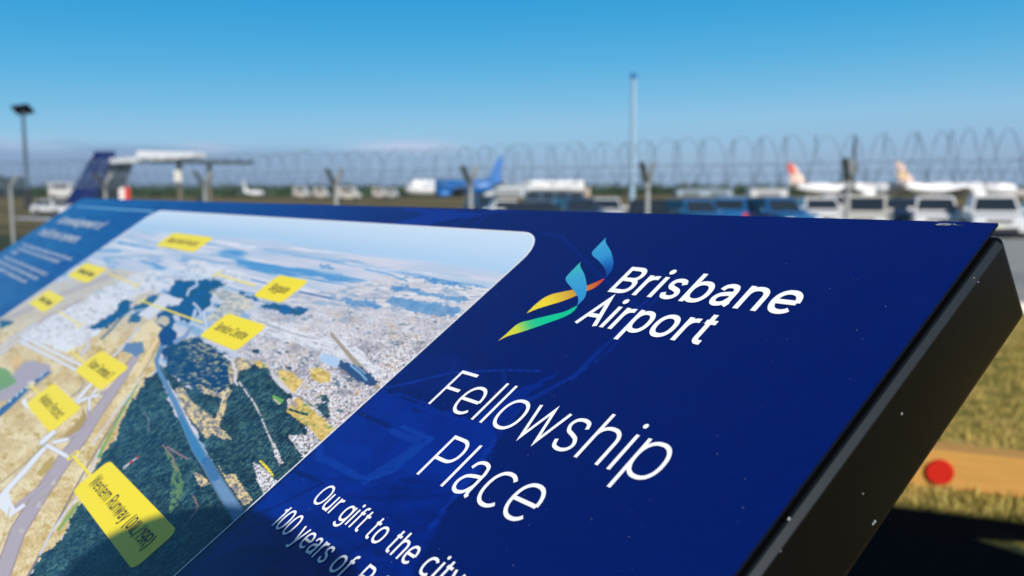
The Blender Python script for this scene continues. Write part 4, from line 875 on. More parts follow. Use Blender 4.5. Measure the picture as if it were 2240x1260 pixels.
# ------------------------------------------------------------------ timber edging with red reflector
pine = mat('treated_pine', (0.42, 0.215, 0.045), 0.85, vary=0.28, scale=5, bump=0.5, bscale=30)
wn_ = pine.node_tree.nodes
for nd in wn_:
    if nd.type == 'TEX_NOISE' and abs(nd.inputs['Scale'].default_value - 5) < 0.1:
        mp = wn_.new('ShaderNodeMapping'); mp.inputs['Scale'].default_value = (0.5, 9, 14)
        tcn = [q for q in wn_ if q.type == 'TEX_COORD'][0]
        pine.node_tree.links.new(tcn.outputs['Object'], mp.inputs[0]); pine.node_tree.links.new(mp.outputs[0], nd.inputs['Vector'])
g0, g1 = on_ground(1974, 1058), on_ground(2240, 1090)
dirb = (g1 - g0); dirb.z = 0; dirb.normalize(); yawb = math.atan2(dirb.y, dirb.x)
rail = empty('timber_edging', (g0.x, g0.y, 0), yawb, 'low honey coloured timber edging rail in the grass with a red reflector', 'timber rail')
bm = bmesh.new(); add_box(bm, (0, 0.075, 0.085), (9.0, 0.15, 0.17)); bm_obj('sleeper', bm, pine, rail, bevel=0.008)
c = Vector((0, 0, 0)); rr = ray(2056, 1032); nrm = Vector((-dirb.y, dirb.x, 0)); t = (Vector((g0.x, g0.y, 0)) - CAM).dot(nrm) / rr.dot(nrm); hit = CAM + rr * t
lx = (hit - Vector((g0.x, g0.y, 0))).dot(dirb); lz = hit.z
bm = bmesh.new(); add_tube(bm, (lx, 0.0, lz), (lx, -0.016, lz), 0.058, 0.055, seg=32); refl = bm_obj('reflector', bm, mat('red_reflector', (0.42, 0.013, 0.005), 0.7, vary=0.04, scale=40, spec=0.15), rail, bevel=0.003)

# ------------------------------------------------------------------ security fence with razor coil
galv = mat('galvanised_steel', (0.25, 0.26, 0.26), 0.55, metal=0.35, vary=0.15, scale=20)
galv_shaded = mat('shaded_angle_iron', (0.045, 0.055, 0.05), 0.7, metal=0.1, vary=0.2, scale=20)
razor = mat('razor_tape', (0.085, 0.13, 0.18), 0.85, metal=0.0, vary=0.15, scale=20)
F0 = Vector((2.54, 17.0, 0)); FD = Vector((-0.841, 0.541, 0)).normalized()
FT = [-11.4, -7.5, -3.6, 0, 4.06, 7.93, 12.6, 16.97, 22.0, 26.5, 31, 35.5]
FZ = 1.48                                             # height of the crotch
FN = Vector((FD.y, -FD.x, 0))
fence = empty('security_fence', (F0.x, F0.y, 0), 0, 'galvanised security fence with Y arms and a coil of razor wire', 'fence')
for t in FT:
    P = F0 + FD * t - F0; g = gz(17 + FD.y * t) - 0.0
    bm = bmesh.new(); add_tube(bm, (P.x, P.y, g), (P.x, P.y, FZ), 0.045, seg=12)
    post = bm_obj('post', bm, galv, fence)
    for s_, mm in ((-1, galv_shaded), (1, galv)):  # left arms carry a shaded tone in their colour, right ones stay light
        d = FN * (0.27 * s_)
        bm = bmesh.new()
        a = Vector((P.x, P.y, FZ - 0.03)); e = a + d + Vector((0, 0, 0.40))
        ax = (e - a).normalized(); sd = FD
        q = ax.cross(sd).normalized()
        for o1, o2, w1, w2 in ((0, 0, 0.055, 0.006), (0.026, 0, 0.006, 0.05)):
            w = 0.055
        rot = Matrix((sd, q, ax)).transposed()
        add_box(bm, (a + e) / 2, (0.085, 0.008, (e - a).length), rot)
        add_box(bm, (a + e) / 2 + sd * 0.040 + q * 0.032, (0.008, 0.064, (e - a).length), rot)
        bm_obj('arm', bm, mm, post)
def helix(rad, pitch, ph, cz, squash, t0, t1, hand=1, seg=22, jit=0.03):
    pts = []; N = int((t1 - t0) / pitch * seg); rj = random.Random(int(ph * 100) + 3)
    js = [rj.uniform(-1, 1) for _ in range(int((t1 - t0) / pitch) + 4)]
    for i in range(N + 1):
        k = i / seg; t = t0 + k * pitch; a = 2 * math.pi * k * hand + ph
        j = js[int(k)] * (1 - k % 1) + js[int(k) + 1] * (k % 1)
        r_ = rad * (1 + jit * j)
        base = FD * (t + 0.13 * j) + FN * (r_ * math.cos(a) * squash)
        pts.append(Vector((base.x, base.y, cz + r_ * math.sin(a) + 0.02 * j)))
    return pts
def wire_mesh(name, lines, r, m, parent, sides=3, kind=None, barb=None):
    V, Fc = [], []
    for pts in lines:
        k0 = len(V); n = len(pts)
        for i, p in enumerate(pts):
            d = (pts[min(i + 1, n - 1)] - pts[max(i - 1, 0)]).normalized()
            a = d.cross(Vector((0.3, 0.2, 0.93))).normalized(); c = d.cross(a)
            for s_ in range(sides):
                t = 2 * math.pi * s_ / sides; V.append(p + a * (r * math.cos(t)) + c * (r * math.sin(t)))
        for i in range(n - 1):
            for s_ in range(sides):
                s2 = (s_ + 1) % sides
                Fc.append((k0 + i * sides + s_, k0 + i * sides + s2, k0 + (i + 1) * sides + s2, k0 + (i + 1) * sides + s_))
        if barb:
            for i in range(0, n, 2):
                p = pts[i]; d = (pts[min(i + 1, n - 1)] - pts[max(i - 1, 0)]).normalized(); a = d.cross(Vector((0.3, 0.2, 0.93))).normalized()
                k = len(V); V += [p - d * barb, p + d * barb, p + a * barb * 0.9]; Fc.append((k, k + 1, k + 2)); k = len(V); V += [p - d * barb, p + d * barb, p - a * barb * 0.9]; Fc.append((k, k + 1, k + 2))
    me = bpy.data.meshes.new(name); me.from_pydata([tuple(v) for v in V], [], Fc)
    o = link_mesh(name, me, m, parent)
    if kind: o['kind'] = kind
    return o
t0, t1 = -12, 36
wire_mesh('razor_coil', [helix(0.42, 0.46, 0.3, FZ + 0.35, 0.95, t0, t1, 1)], 0.0080, razor, fence, barb=0.017)
wire_mesh('razor_coil', [helix(0.41, 0.52, 2.1, FZ + 0.35, 0.95, t0, t1, -1)], 0.0080, razor, fence, barb=0.017)
wire_mesh('razor_coil', [helix(0.20, 0.46, 1.1, FZ + 0.13, 0.95, t0, t1, 1, 18)], 0.007, razor, fence, barb=0.02)
def strand(off, z): return [Vector(((FD * t + FN * off).x, (FD * t + FN * off).y, z - 0.02 * abs(math.sin(t * 0.8)))) for t in np.arange(t0, t1, 0.5)]
for off, z in ((0.25, FZ + 0.31), (-0.25, FZ + 0.31), (0.13, FZ + 0.15), (-0.13, FZ + 0.15), (0.0, FZ - 0.02), (0.0, 0.55)):
    wire_mesh('strand', [strand(off, z)], 0.0045, razor, fence, barb=0.012)
lines = []
gmin = -0.25; H = FZ - 0.03 - gmin; stp = 0.085
for i in range(int((t1 - t0 + H) / stp)):
    for sg in (1, -1):
        ta = t0 - (H if sg > 0 else 0) + i * stp; A = ta; Bq = ta + H * sg
        if sg < 0: A = ta; Bq = ta - H
        lo, hi = max(min(A, Bq), t0), min(max(A, Bq), t1)
        if hi - lo < 0.05: continue
        zz = lambda t: gmin + abs(t - A)
        lines.append([Vector(((FD * lo).x, (FD * lo).y, zz(lo))), Vector(((FD * hi).x, (FD * hi).y, zz(hi)))])
wire_mesh('chain_link', lines, 0.0008, razor, fence, kind='stuff')

# ------------------------------------------------------------------ vehicles
glass = mat('dark_glass', (0.012, 0.018, 0.026), 0.12, vary=0.1, spec=0.6)
tyre_m = mat('tyre_rubber', (0.016, 0.016, 0.017), 0.85, vary=0.2)
rim_m = mat('alloy_rim', (0.42, 0.42, 0.43), 0.35, metal=0.8, vary=0.1)
trim_m = mat('black_trim', (0.018, 0.018, 0.02), 0.5, vary=0.2)
lamp_m = mat('clear_lamp', (0.55, 0.57, 0.60), 0.12, vary=0.1, coat=0.6)
red_lamp = mat('red_lamp', (0.55, 0.02, 0.012), 0.2, vary=0.1, coat=0.4)
plate_m = mat('plate', (0.62, 0.60, 0.52), 0.5, vary=0.1)
paint = {}
def paint_mat(rgb):
    k = tuple(rgb)
    if k not in paint: paint[k] = mat('car_paint', rgb, 0.28, vary=0.05, scale=3, coat=0.7, spec=0.5)
    return paint[k]
SHAPES = {   # length, width, height, bonnet height, belt height, windscreen base, roof front, roof rear, tailgate base (as fractions of length), wheel radius
    'suv': (4.8, 1.88, 1.62, 0.94, 1.02, 0.27, 0.40, 0.90, 0.985, 0.37),
    'hatch': (4.2, 1.78, 1.48, 0.88, 0.95, 0.24, 0.40, 0.84, 0.97, 0.32),
    'sedan': (4.7, 1.82, 1.45, 0.88, 0.95, 0.28, 0.44, 0.72, 0.86, 0.32),
    'van': (4.9, 1.92, 1.76, 1.00, 1.08, 0.13, 0.28, 0.97, 0.99, 0.34),
    'ute': (5.3, 1.88, 1.80, 1.08, 1.14, 0.27, 0.38, 0.58, 0.63, 0.38)}
def vehicle(name, shape, rgb, X, Y, rz, label, cat, scale=1.0):
    L, Wd, Hh, hb, belt, f0, f1, f2, f3, wr = SHAPES[shape]
    z0 = gz(Y) + 0.006
    ext = abs(math.cos(rz)) * L / 2 * scale + abs(math.sin(rz)) * Wd / 2 * scale      # X, Y is the middle of the side facing us
    dd = math.hypot(X, Y); X, Y = X + X / dd * ext, Y + Y / dd * ext; rz -= math.atan2(X, Y)
    z0 = gz(Y) + 0.006
    car = empty(name, (X, Y, z0), rz, label, cat, 'cars parked behind the fence')
    pm = paint_mat(rgb); w = Wd / 2; y = lambda f: -L / 2 + f * L
    cl = 0.24; wf, wb_ = 0.17, 0.80
    def arch(f):                                        # wheel arch points, front to back under the sill
        c = y(f); r = wr + 0.06
        return [(c + r * math.cos(R(a)), max(cl, wr + r * math.sin(R(a)))) for a in range(20, 161, 20)]
    rear_h = belt if shape in ('suv', 'hatch', 'van') else hb + 0.03
    prof = [(y(0.0), cl + 0.04), (y(0.0), hb * 0.62), (y(0.015), hb * 0.86), (y(0.07), hb * 0.95), (y(f0), hb + 0.03), (y(f3), rear_h), (y(0.995), rear_h * 0.93), (y(1.0), rear_h * 0.6), (y(0.99), cl + 0.06)]
    prof += [(y(wb_) + 0.0 + q[0] - y(wb_), q[1]) for q in arch(wb_)] + arch(wf)
    bm = bmesh.new(); add_prism(bm, prof, -w, w)
    for v in bm.verts:
        s_ = 1.0
        if v.co.z > hb * 0.8: s_ = 0.955
        if v.co.y < y(0.05): s_ *= 0.93
        v.co.x *= s_
    bm_obj('body', bm, pm, car, bevel=0.035, seg=2)
    # cabin: pillars and roof frame
    hr = Hh; tb, tt = w * 0.93, w * 0.74 if shape != 'van' else w * 0.86
    zb = hb + 0.0
    bm = bmesh.new()
    add_hex(bm, [(-tb, y(f0), zb), (tb, y(f0), zb), (tb, y(f3), zb), (-tb, y(f3), zb)], [(-tt, y(f1), hr), (tt, y(f1), hr), (tt, y(f2), hr - 0.04), (-tt, y(f2), hr - 0.04)])
    bm_obj('cabin', bm, pm, car, bevel=0.06, seg=3)
    def pane(nm, quad, m, out):
        q = [Vector(p) for p in quad]; nrm = (q[1] - q[0]).cross(q[3] - q[0]).normalized()
        if nrm.dot(Vector(out)) < 0: nrm = -nrm
        bm = bmesh.new(); add_hex(bm, [tuple(p - nrm * 0.02) for p in q], [tuple(p + nrm * 0.012) for p in q]); return bm_obj(nm, bm, m, car)
    def side(f, h, s_):                                 # point on the side of the cabin
        k = (h - zb) / (hr - zb); return (s_ * (tb + (tt - tb) * k), f, h)
    k0, k1 = 0.12, 0.86
    fr = lambda k: (y(f0) + (y(f1) - y(f0)) * k, zb + (hr - zb) * k, tb + (tt - tb) * k)
    bk = lambda k: (y(f3) + (y(f2) - y(f3)) * k, zb + (hr - 0.04 - zb) * k, tb + (tt - tb) * k)
    a, c = fr(k0), fr(k1); pane('windscreen', [(-a[2] * .9, a[0], a[1]), (a[2] * .9, a[0], a[1]), (c[2] * .9, c[0], c[1]), (-c[2] * .9, c[0], c[1])], glass, (0, -1, 0.3))
    a, c = bk(k0 + 0.1), bk(k1); pane('rear_window', [(-a[2] * .86, a[0], a[1]), (a[2] * .86, a[0], a[1]), (c[2] * .86, c[0], c[1]), (-c[2] * .86, c[0], c[1])], glass, (0, 1, 0.3))
    zl, zh = zb + (hr - zb) * 0.14, zb + (hr - zb) * 0.84
    kl, kh = 0.14, 0.84
    ya0, ya1 = y(f0) + (y(f1) - y(f0)) * kl + 0.12, y(f0) + (y(f1) - y(f0)) * kh + 0.1
    yb0, yb1 = y(f3) + (y(f2) - y(f3)) * kl - 0.14, y(f3) + (y(f2) - y(f3)) * kh - 0.12
    nwin = 3 if shape in ('suv', 'van') else 2
    for s_ in (-1, 1):
        for i in range(nwin):
            p0, p1 = i / nwin + 0.012, (i + 1) / nwin - 0.012
            pane('side_window', [side(ya0 + (yb0 - ya0) * p0, zl, s_), side(ya0 + (yb0 - ya0) * p1, zl, s_), side(ya1 + (yb1 - ya1) * p1, zh, s_), side(ya1 + (yb1 - ya1) * p0, zh, s_)], glass, (s_, 0, 0.2))
        for f in (wf, wb_):
            bm = bmesh.new(); add_tube(bm, (s_ * (w - 0.22), y(f), wr), (s_ * (w + 0.0), y(f), wr), wr, seg=20); ty = bm_obj('tyre', bm, tyre_m, car, bevel=0.02)
            bm = bmesh.new(); add_tube(bm, (s_ * (w - 0.04), y(f), wr), (s_ * (w + 0.012), y(f), wr), wr * 0.62, wr * 0.55, seg=14); bm_obj('rim', bm, rim_m, ty)
        bm = bmesh.new(); add_box(bm, (s_ * w * 0.70, y(0.008), hb * 0.74), (w * 0.42, 0.10, 0.15)); bm_obj('headlight', bm, lamp_m, car, bevel=0.03)
        bm = bmesh.new(); add_box(bm, (s_ * w * 0.84, y(0.995), rear_h * 0.78), (w * 0.2, 0.07, 0.26)); bm_obj('tail_light', bm, red_lamp, car, bevel=0.02)
        bm = bmesh.new(); add_box(bm, (s_ * (w + 0.07), y(f0 + 0.05), belt + 0.06), (0.2, 0.1, 0.14)); bm_obj('mirror', bm, pm, car, bevel=0.03)
    bm = bmesh.new(); add_box(bm, (0, y(0.002), hb * 0.70), (w * 0.9, 0.06, 0.13)); bm_obj('grille', bm, trim_m, car, bevel=0.015)
    bm = bmesh.new(); add_box(bm, (0, y(0.0), cl + 0.13), (w * 1.45, 0.10, 0.13)); bm_obj('lower_grille', bm, trim_m, car, bevel=0.02)
    bm = bmesh.new(); add_box(bm, (0, y(-0.008), hb * 0.5), (0.37, 0.02, 0.11)); bm_obj('number_plate', bm, plate_m, car)
    bm = bmesh.new(); add_box(bm, (0, y(0.5), cl + 0.02), (Wd * 0.86, L * 0.9, 0.16)); bm_obj('underbody', bm, trim_m, car)
    if shape == 'ute':
        bm = bmesh.new(); add_box(bm, (0, y(0.81), hb + 0.035), (Wd * 0.8, L * 0.32, 0.03)); bm_obj('tray_cover', bm, trim_m, car)
    car.scale = (scale,) * 3
    return car
def carx(px, Y): return (px - CX) / F_PX * Y
WHITE, BEIGE, BLK, BLU, NAVY, GREY, SILV = (0.56, 0.56, 0.57), (0.46, 0.44, 0.38), (0.010, 0.010, 0.011), (0.006, 0.085, 0.24), (0.012, 0.035, 0.085), (0.20, 0.21, 0.22), (0.42, 0.44, 0.46)
V_ = vehicle
V_('parked_car', 'suv', WHITE, carx(2168, 32.6), 32.6, 0.10, 'white wagon facing the fence just above the board corner', 'car', 0.97)
V_('parked_car', 'suv', WHITE, carx(2041, 35.4), 35.4, 0.06, 'white wagon with a square dark windscreen, left of the corner wagon', 'car', 0.95)
V_('parked_van', 'van', BEIGE, carx(1893, 34.0), 34.0, -0.06, 'beige van with a broad windscreen behind the thin antenna mast', 'van', 0.90)
V_('parked_car', 'hatch', WHITE, carx(1787, 40.0), 40.0, 0.22, 'small white hatchback left of the beige van', 'car', 1.0)
V_('parked_car', 'suv', WHITE, carx(1830, 52), 52, 0.1, 'white wagon in the back row peeping over the beige van', 'car', 1.0)
V_('parked_car', 'suv', BLU, carx(1690, 34.5), 34.5, 0.55, 'blue wagon angled to show a dark windscreen and side windows', 'car', 0.92)
V_('parked_car', 'suv', BLU, carx(1606, 37.0), 37.0, 3.0, 'blue wagon showing a red tail lamp beside the angled blue wagon', 'car', 0.93)
V_('parked_car', 'suv', BLU, carx(1512, 35.0), 35.0, 0.5, 'blue wagon right of the black wagon', 'car', 0.88)
V_('parked_car', 'suv', BLK, carx(1415, 33.0), 33.0, 0.02, 'black wagon right behind the steel fence post', 'car', 0.88)
V_('parked_car', 'sedan', SILV, carx(1320, 42.0), 42.0, 0.1, 'silver sedan left of the black wagon', 'car', 1.0)
V_('parked_car', 'suv', NAVY, carx(1262, 38.0), 38.0, 0.3, 'navy wagon under the right end of the white roofed minibus', 'car', 0.90)
V_('parked_car', 'hatch', BLK, carx(1190, 38.0), 38.0, 1.45, 'black hatchback side on in front of the minibus', 'car', 0.9)
V_('parked_car', 'hatch', WHITE, carx(1104, 49.0), 49.0, 0.15, 'white hatchback whose roof just shows above the board', 'car', 0.90)
V_('parked_car', 'suv', NAVY, carx(1062, 58.0), 58.0, 0.3, 'dark blue wagon behind the white hatchback', 'car', 0.97)
V_('parked_car', 'sedan', GREY, carx(2290, 33), 33, 0.2, 'dark grey sedan cut off by the right edge', 'car', 1.0)
V_('parked_car', 'sedan', NAVY, carx(1972, 40), 40, 0.1, 'dark car in the gap between the beige van and white wagon', 'car', 1.0)
V_('parked_car', 'hatch', WHITE, carx(124, 66), 66, 0.6, 'white hatchback beyond the dark grass left of the tail fin', 'car', 0.86)

# minibus with a white roof
mb = empty('minibus', (carx(1210, 62), 62, gz(62)), 0.06, 'long white roofed minibus with dark side windows', 'bus')
bm = bmesh.new(); add_box(bm, (0, 0, 1.15), (3.9, 2.1, 1.5)); bm_obj('body', bm, paint_mat((0.035, 0.075, 0.13)), mb, bevel=0.08)
bm = bmesh.new(); add_box(bm, (0, 0, 2.28), (3.95, 2.15, 0.62)); bm_obj('roof', bm, paint_mat(WHITE), mb, bevel=0.12, seg=3)
for i in range(4):
    bm = bmesh.new(); add_box(bm, (-1.42 + i * 0.95, -1.06, 1.6), (0.82, 0.04, 0.5)); bm_obj('window', bm, glass, mb)
for sx in (-1, 1):
    for sy in (-1, 1):
        bm = bmesh.new(); add_tube(bm, (sx * 1.3, sy * 0.8, 0.36), (sx * 1.3, sy * 1.07, 0.36), 0.36, seg=18); bm_obj('tyre', bm, tyre_m, mb)

# small vans strung along the taxiway far off
far_v = None
labels = ['first', 'second', 'third', 'fourth', 'fifth']
def far_van(px, py, Y, w, h, label, rgb=(0.34, 0.32, 0.29)):
    e = empty('service_van', (carx(px, Y), Y, at(px, py, Y).z - h), 0.0, label, 'van', 'service vans on the taxiway')
    bm = bmesh.new(); add_prism(bm, [(-w / 2, 0.35), (-w / 2, h * 0.55), (-w * 0.36, h * 0.62), (-w * 0.26, h), (w / 2, h), (w / 2, 0.35)], -1.0, 1.0)
    bmesh.ops.rotate(bm, cent=(0, 0, 0), matrix=Matrix.Rotation(R(90), 3, 'Z'), verts=bm.verts)
    bm_obj('body', bm, paint_mat(rgb), e, bevel=0.1)
    bm = bmesh.new(); add_box(bm, (-w * 0.05, -1.01, h * 0.75), (w * 0.5, 0.04, h * 0.25)); bm_obj('window', bm, glass, e)
    for s_ in (-1, 1):
        for q in (-1, 1):
            bm = bmesh.new(); add_tube(bm, (s_ * w * 0.32, q * 0.75, 0.35), (s_ * w * 0.32, q * 1.02, 0.35), 0.35, seg=14); bm_obj('tyre', bm, tyre_m, e)
far_van(664, 410, 150, 2.6, 1.9, 'small pale van farthest left in the distant row of five')
far_van(706, 411, 152, 2.4, 1.9, 'small pale van second from the left in the distant row of five')
far_van(766, 410, 150, 3.7, 2.1, 'longest pale van, in the middle of the distant row of five')
far_van(832, 411, 155, 2.2, 1.9, 'small pale van second from the right in the distant row of five')
far_van(860, 412, 158, 2.0, 1.9, 'smallest grey van, nearest the white nose of the blue aircraft', (0.28, 0.28, 0.28))
far_van(148, 399, 130, 3.8, 2.4, 'white van left of the dark tail fin', (0.42, 0.41, 0.40))

# ------------------------------------------------------------------ aircraft
def lathe(bm, prof, seg=20):
    """prof: (x along the body, radius, z offset)"""
    rings = []
    for x, r_, z in prof: rings.append([bm.verts.new((x, r_ * math.cos(2 * math.pi * i / seg), z + r_ * math.sin(2 * math.pi * i / seg))) for i in range(seg)])
    for a, c in zip(rings[:-1], rings[1:]):
        for i in range(seg):
            j = (i + 1) % seg; bm.faces.new((a[i], a[j], c[j], c[i]))
    bm.faces.new(rings[0][::-1]); bm.faces.new(rings[-1])
def foil(bm, root, tip, thick):
    """root, tip: (leading point, trailing point); closed wedge with a rounded nose"""
    def sec(le, te, t, nrm):
        le, te = Vector(le), Vector(te); m = le.lerp(te, 0.3); return [le, m + nrm * t / 2, te, m - nrm * t / 2]
    span = Vector(tip[0]) - Vector(root[0]); ch = Vector(root[1]) - Vector(root[0]); nrm = span.cross(ch).normalized()
    A = sec(*root, thick, nrm); Bq = sec(*tip, thick * 0.5, nrm)
    a = [bm.verts.new(p) for p in A]; c = [bm.verts.new(p) for p in Bq]
    bm.faces.new(a); bm.faces.new(c[::-1])
    for i in range(4):
        j = (i + 1) % 4; bm.faces.new((a[j], a[i], c[i], c[j]))
def airliner(name, loc, rz, Lf, rad, cols, label, cheek=None):
    """nose towards +x; cols: nose, rear, fin, fin cap"""
    root = empty(name, loc, rz, label, 'aircraft')
    zc = rad + 1.0
    k = Lf
    prof = [(k * .5, 0.05, -rad * .25), (k * .49, rad * .45, -rad * .2), (k * .465, rad * .75, -rad * .08), (k * .43, rad * .96, 0), (k * .38, rad, 0)]
    cut = k * (0.24 if cheek is None else cheek)
    bm = bmesh.new(); lathe(bm, prof + [(cut, rad, 0)]); bmesh.ops.translate(bm, verts=bm.verts, vec=(0, 0, zc)); bm_obj('nose_section', bm, cols[0], root, smooth=True)
    bm = bmesh.new(); lathe(bm, [(cut, rad, 0), (-k * .22, rad, 0), (-k * .34, rad * .82, rad * .14), (-k * .44, rad * .45, rad * .42), (-k * .5, rad * .12, rad * .62)]); bmesh.ops.translate(bm, verts=bm.verts, vec=(0, 0, zc)); bm_obj('fuselage', bm, cols[1], root, smooth=True)
    fh = rad * 3.1
    bm = bmesh.new(); foil(bm, ((-k * .33, 0, zc + rad * .8), (-k * .47, 0, zc + rad * .7)), ((-k * .455, 0, zc + rad + fh), (-k * .505, 0, zc + rad + fh)), 0.45); fin = bm_obj('tail_fin', bm, cols[2], root)
    if cols[3] is not None:
        bm = bmesh.new()
        foil(bm, ((-k * .408, 0, zc + rad + fh * .50), (-k * .492, 0, zc + rad + fh * .50)), ((-k * .4565, 0, zc + rad + fh * 1.01), (-k * .507, 0, zc + rad + fh * 1.01)), 0.5); bm_obj('fin_panel', bm, cols[3], fin)
        if len(cols) > 4:
            bm = bmesh.new(); foil(bm, ((-k * .375, 0, zc + rad + fh * .22), (-k * .484, 0, zc + rad + fh * .22)), ((-k * .41, 0, zc + rad + fh * .52), (-k * .494, 0, zc + rad + fh * .52)), 0.52); bm_obj('fin_panel', bm, cols[4], fin)
    for s_ in (-1, 1):
        bm = bmesh.new(); foil(bm, ((-k * .40, s_ * rad * .3, zc + rad * .45), (-k * .485, s_ * rad * .3, zc + rad * .45)), ((-k * .47, s_ * rad * 3.3, zc + rad * .7), (-k * .505, s_ * rad * 3.3, zc + rad * .7)), 0.3); bm_obj('tailplane', bm, white_skin, root)
        bm = bmesh.new(); foil(bm, ((k * .12, s_ * rad * .6, zc - rad * .5), (-k * .10, s_ * rad * .6, zc - rad * .5)), ((-k * .12, s_ * k * .44, zc + rad * .1), (-k * .17, s_ * k * .44, zc + rad * .1)), 0.6); bm_obj('wing', bm, white_skin, root)
        bm = bmesh.new(); lathe(bm, [(2.2, 0.8, 0), (1.6, 1.0, 0), (-0.6, 0.95, 0), (-1.9, 0.6, 0)], 16); bmesh.ops.translate(bm, verts=bm.verts, vec=(k * .10, s_ * k * .15, zc - rad * .85)); bm_obj('engine', bm, cols[1], root, smooth=True)
        for q in (0,):
            bm = bmesh.new(); add_tube(bm, (-k * .04, s_ * rad * 1.1, 0.45), (-k * .04, s_ * rad * 1.1 + 0.35, 0.45), 0.5, seg=14); add_tube(bm, (-k * .04, s_ * rad * 1.1 + 0.17, 0.45), (-k * .04, s_ * rad * 0.8, zc - rad * .7), 0.12, seg=8); bm_obj('main_gear', bm, trim_m, root)
    bm = bmesh.new(); add_tube(bm, (k * .40, -0.2, 0.38), (k * .40, 0.2, 0.38), 0.38, seg=14); add_tube(bm, (k * .40, 0, 0.4), (k * .40, 0, zc - rad * .8), 0.1, seg=8); bm_obj('nose_gear', bm, trim_m, root)
    for s_ in (-1, 1):
        for i in range(22):
            xw = k * .33 - i * k * .56 / 21
            bm = bmesh.new(); add_box(bm, (xw, s_ * rad * 0.985, zc + rad * .22), (0.26, 0.06, 0.36)); bm_obj('cabin_window', bm, glass, root)
    bm = bmesh.new(); add_hex(bm, [(k * .472, -rad * .45, zc + rad * .28), (k * .472, rad * .45, zc + rad * .28), (k * .455, rad * .42, zc + rad * .62), (k * .455, -rad * .42, zc + rad * .62)], [(k * .486, -rad * .40, zc + rad * .22), (k * .486, rad * .40, zc + rad * .22), (k * .462, rad * .36, zc + rad * .60), (k * .462, -rad * .36, zc + rad * .60)]); bm_obj('cockpit_window', bm, glass, root)
    return root
white_skin = mat('white_aircraft_skin', (0.60, 0.60, 0.62), 0.35, vary=0.04, scale=0.6)
blue_skin = mat('bright_blue_skin', (0.004, 0.105, 0.36), 0.4, vary=0.06, scale=0.6)
cream_skin = mat('cream_fin_skin', (0.52, 0.36, 0.30), 0.4, vary=0.06, scale=0.6)
redcap = mat('red_fin_skin', (0.48, 0.06, 0.03), 0.4, vary=0.06, scale=0.6)
gold = mat('gold_fin_skin', (0.60, 0.42, 0.14), 0.4, vary=0.08, scale=0.6)
Yb = 285; gzf = gz(Yb)
airliner('parked_airliner', (carx(995, Yb), Yb, gzf), math.pi + 0.10, 31.0, 2.35, (white_skin, blue_skin, blue_skin, None), 'blue airliner with a white nose and tall blue tail fin', cheek=0.20)
airliner('parked_airliner', (carx(1852, 290), 290, gzf), -0.05, 39.0, 1.95, (white_skin, white_skin, cream_skin, redcap), 'white airliner with a red topped cream tail fin, the left of the two', cheek=0.2)
airliner('parked_airliner', (carx(2085, 285), 285, gzf), 0.03, 39.0, 2.0, (white_skin, white_skin, cream_skin, cream_skin, gold), 'white airliner with a gold and cream tail fin above the white wagons', cheek=0.2)
# small white tail far off
sm = empty('light_aircraft', (carx(560, 230), 230, gz(230)), 1.15, 'tiny white aircraft far away with its white tail up', 'aircraft')
bm = bmesh.new(); lathe(bm, [(3.5, .2, 0), (2.6, .7, 0), (0, .75, 0), (-3, .35, .3), (-4, .1, .45)], 14); bmesh.ops.translate(bm, verts=bm.verts, vec=(0, 0, 1.5)); bm_obj('fuselage', bm, white_skin, sm, smooth=True)
bm = bmesh.new(); foil(bm, ((-2.4, 0, 2.0), (-4.0, 0, 1.9)), ((-3.6, 0, 4.6), (-4.4, 0, 4.6)), 0.25); bm_obj('tail_fin', bm, white_skin, sm)
bm = bmesh.new(); foil(bm, ((1.2, 0, 1.2), (-.5, 0, 1.2)), ((0.4, -5.5, 1.4), (-.4, -5.5, 1.4)), 0.25); foil(bm, ((1.2, 0, 1.2), (-.5, 0, 1.2)), ((0.4, 5.5, 1.4), (-.4, 5.5, 1.4)), 0.25); bm_obj('wing', bm, white_skin, sm)
bm = bmesh.new(); add_tube(bm, (0, -1, 0), (0, -1, 1.2), 0.12); add_tube(bm, (0, 1, 0), (0, 1, 1.2), 0.12); add_tube(bm, (2.6, 0, 0), (2.6, 0, 1.2), 0.1); bm_obj('landing_gear', bm, trim_m, sm)

# business jet: navy fin and white tailplane, nose to the left
navy_skin = mat('navy_aircraft_skin', (0.003, 0.010, 0.075), 0.35, vary=0.08, scale=1)
dark_skin = mat('dark_rudder_skin', (0.008, 0.010, 0.014), 0.45, vary=0.1, scale=1)
Yj = 52; zt = at(230, 330, Yj).z; gj = gz(Yj)
jet = empty('business_jet', (0, 0, 0), 0, 'business jet with a dark navy tail fin and white tailplane on top', 'aircraft')
def J(px, py, Y=Yj): return at(px, py, Y)
bm = bmesh.new()
foil(bm, (J(140, 448), J(258, 448)), (J(207, 331), J(252, 331)), 0.34); bm_obj('tail_fin', bm, navy_skin, jet, bevel=0.03)
bm = bmesh.new(); foil(bm, (J(205, 446, Yj - 0.14), J(262, 446, Yj - 0.14)), (J(240, 358, Yj - 0.14), J(291, 358, Yj - 0.14)), 0.30); bm_obj('rudder', bm, dark_skin, jet, bevel=0.02)
def slab(name, q0, q1, depth, m):
    """solid plane half seen edge on: front outline pulled away from the viewer"""
    bm = bmesh.new(); d = Vector((0.25, depth, 0.0))
    add_hex(bm, [tuple(p) for p in q0], [tuple(p + d) for p in q1]); return bm_obj(name, bm, m, jet, bevel=0.05, seg=3)
q = [J(240, 357, Yj - .8), J(304, 354, Yj - 1.4), J(304, 343, Yj - 1.4), J(240, 346, Yj - .8)]; slab('tailplane_root', q, q, 1.4, white_skin)
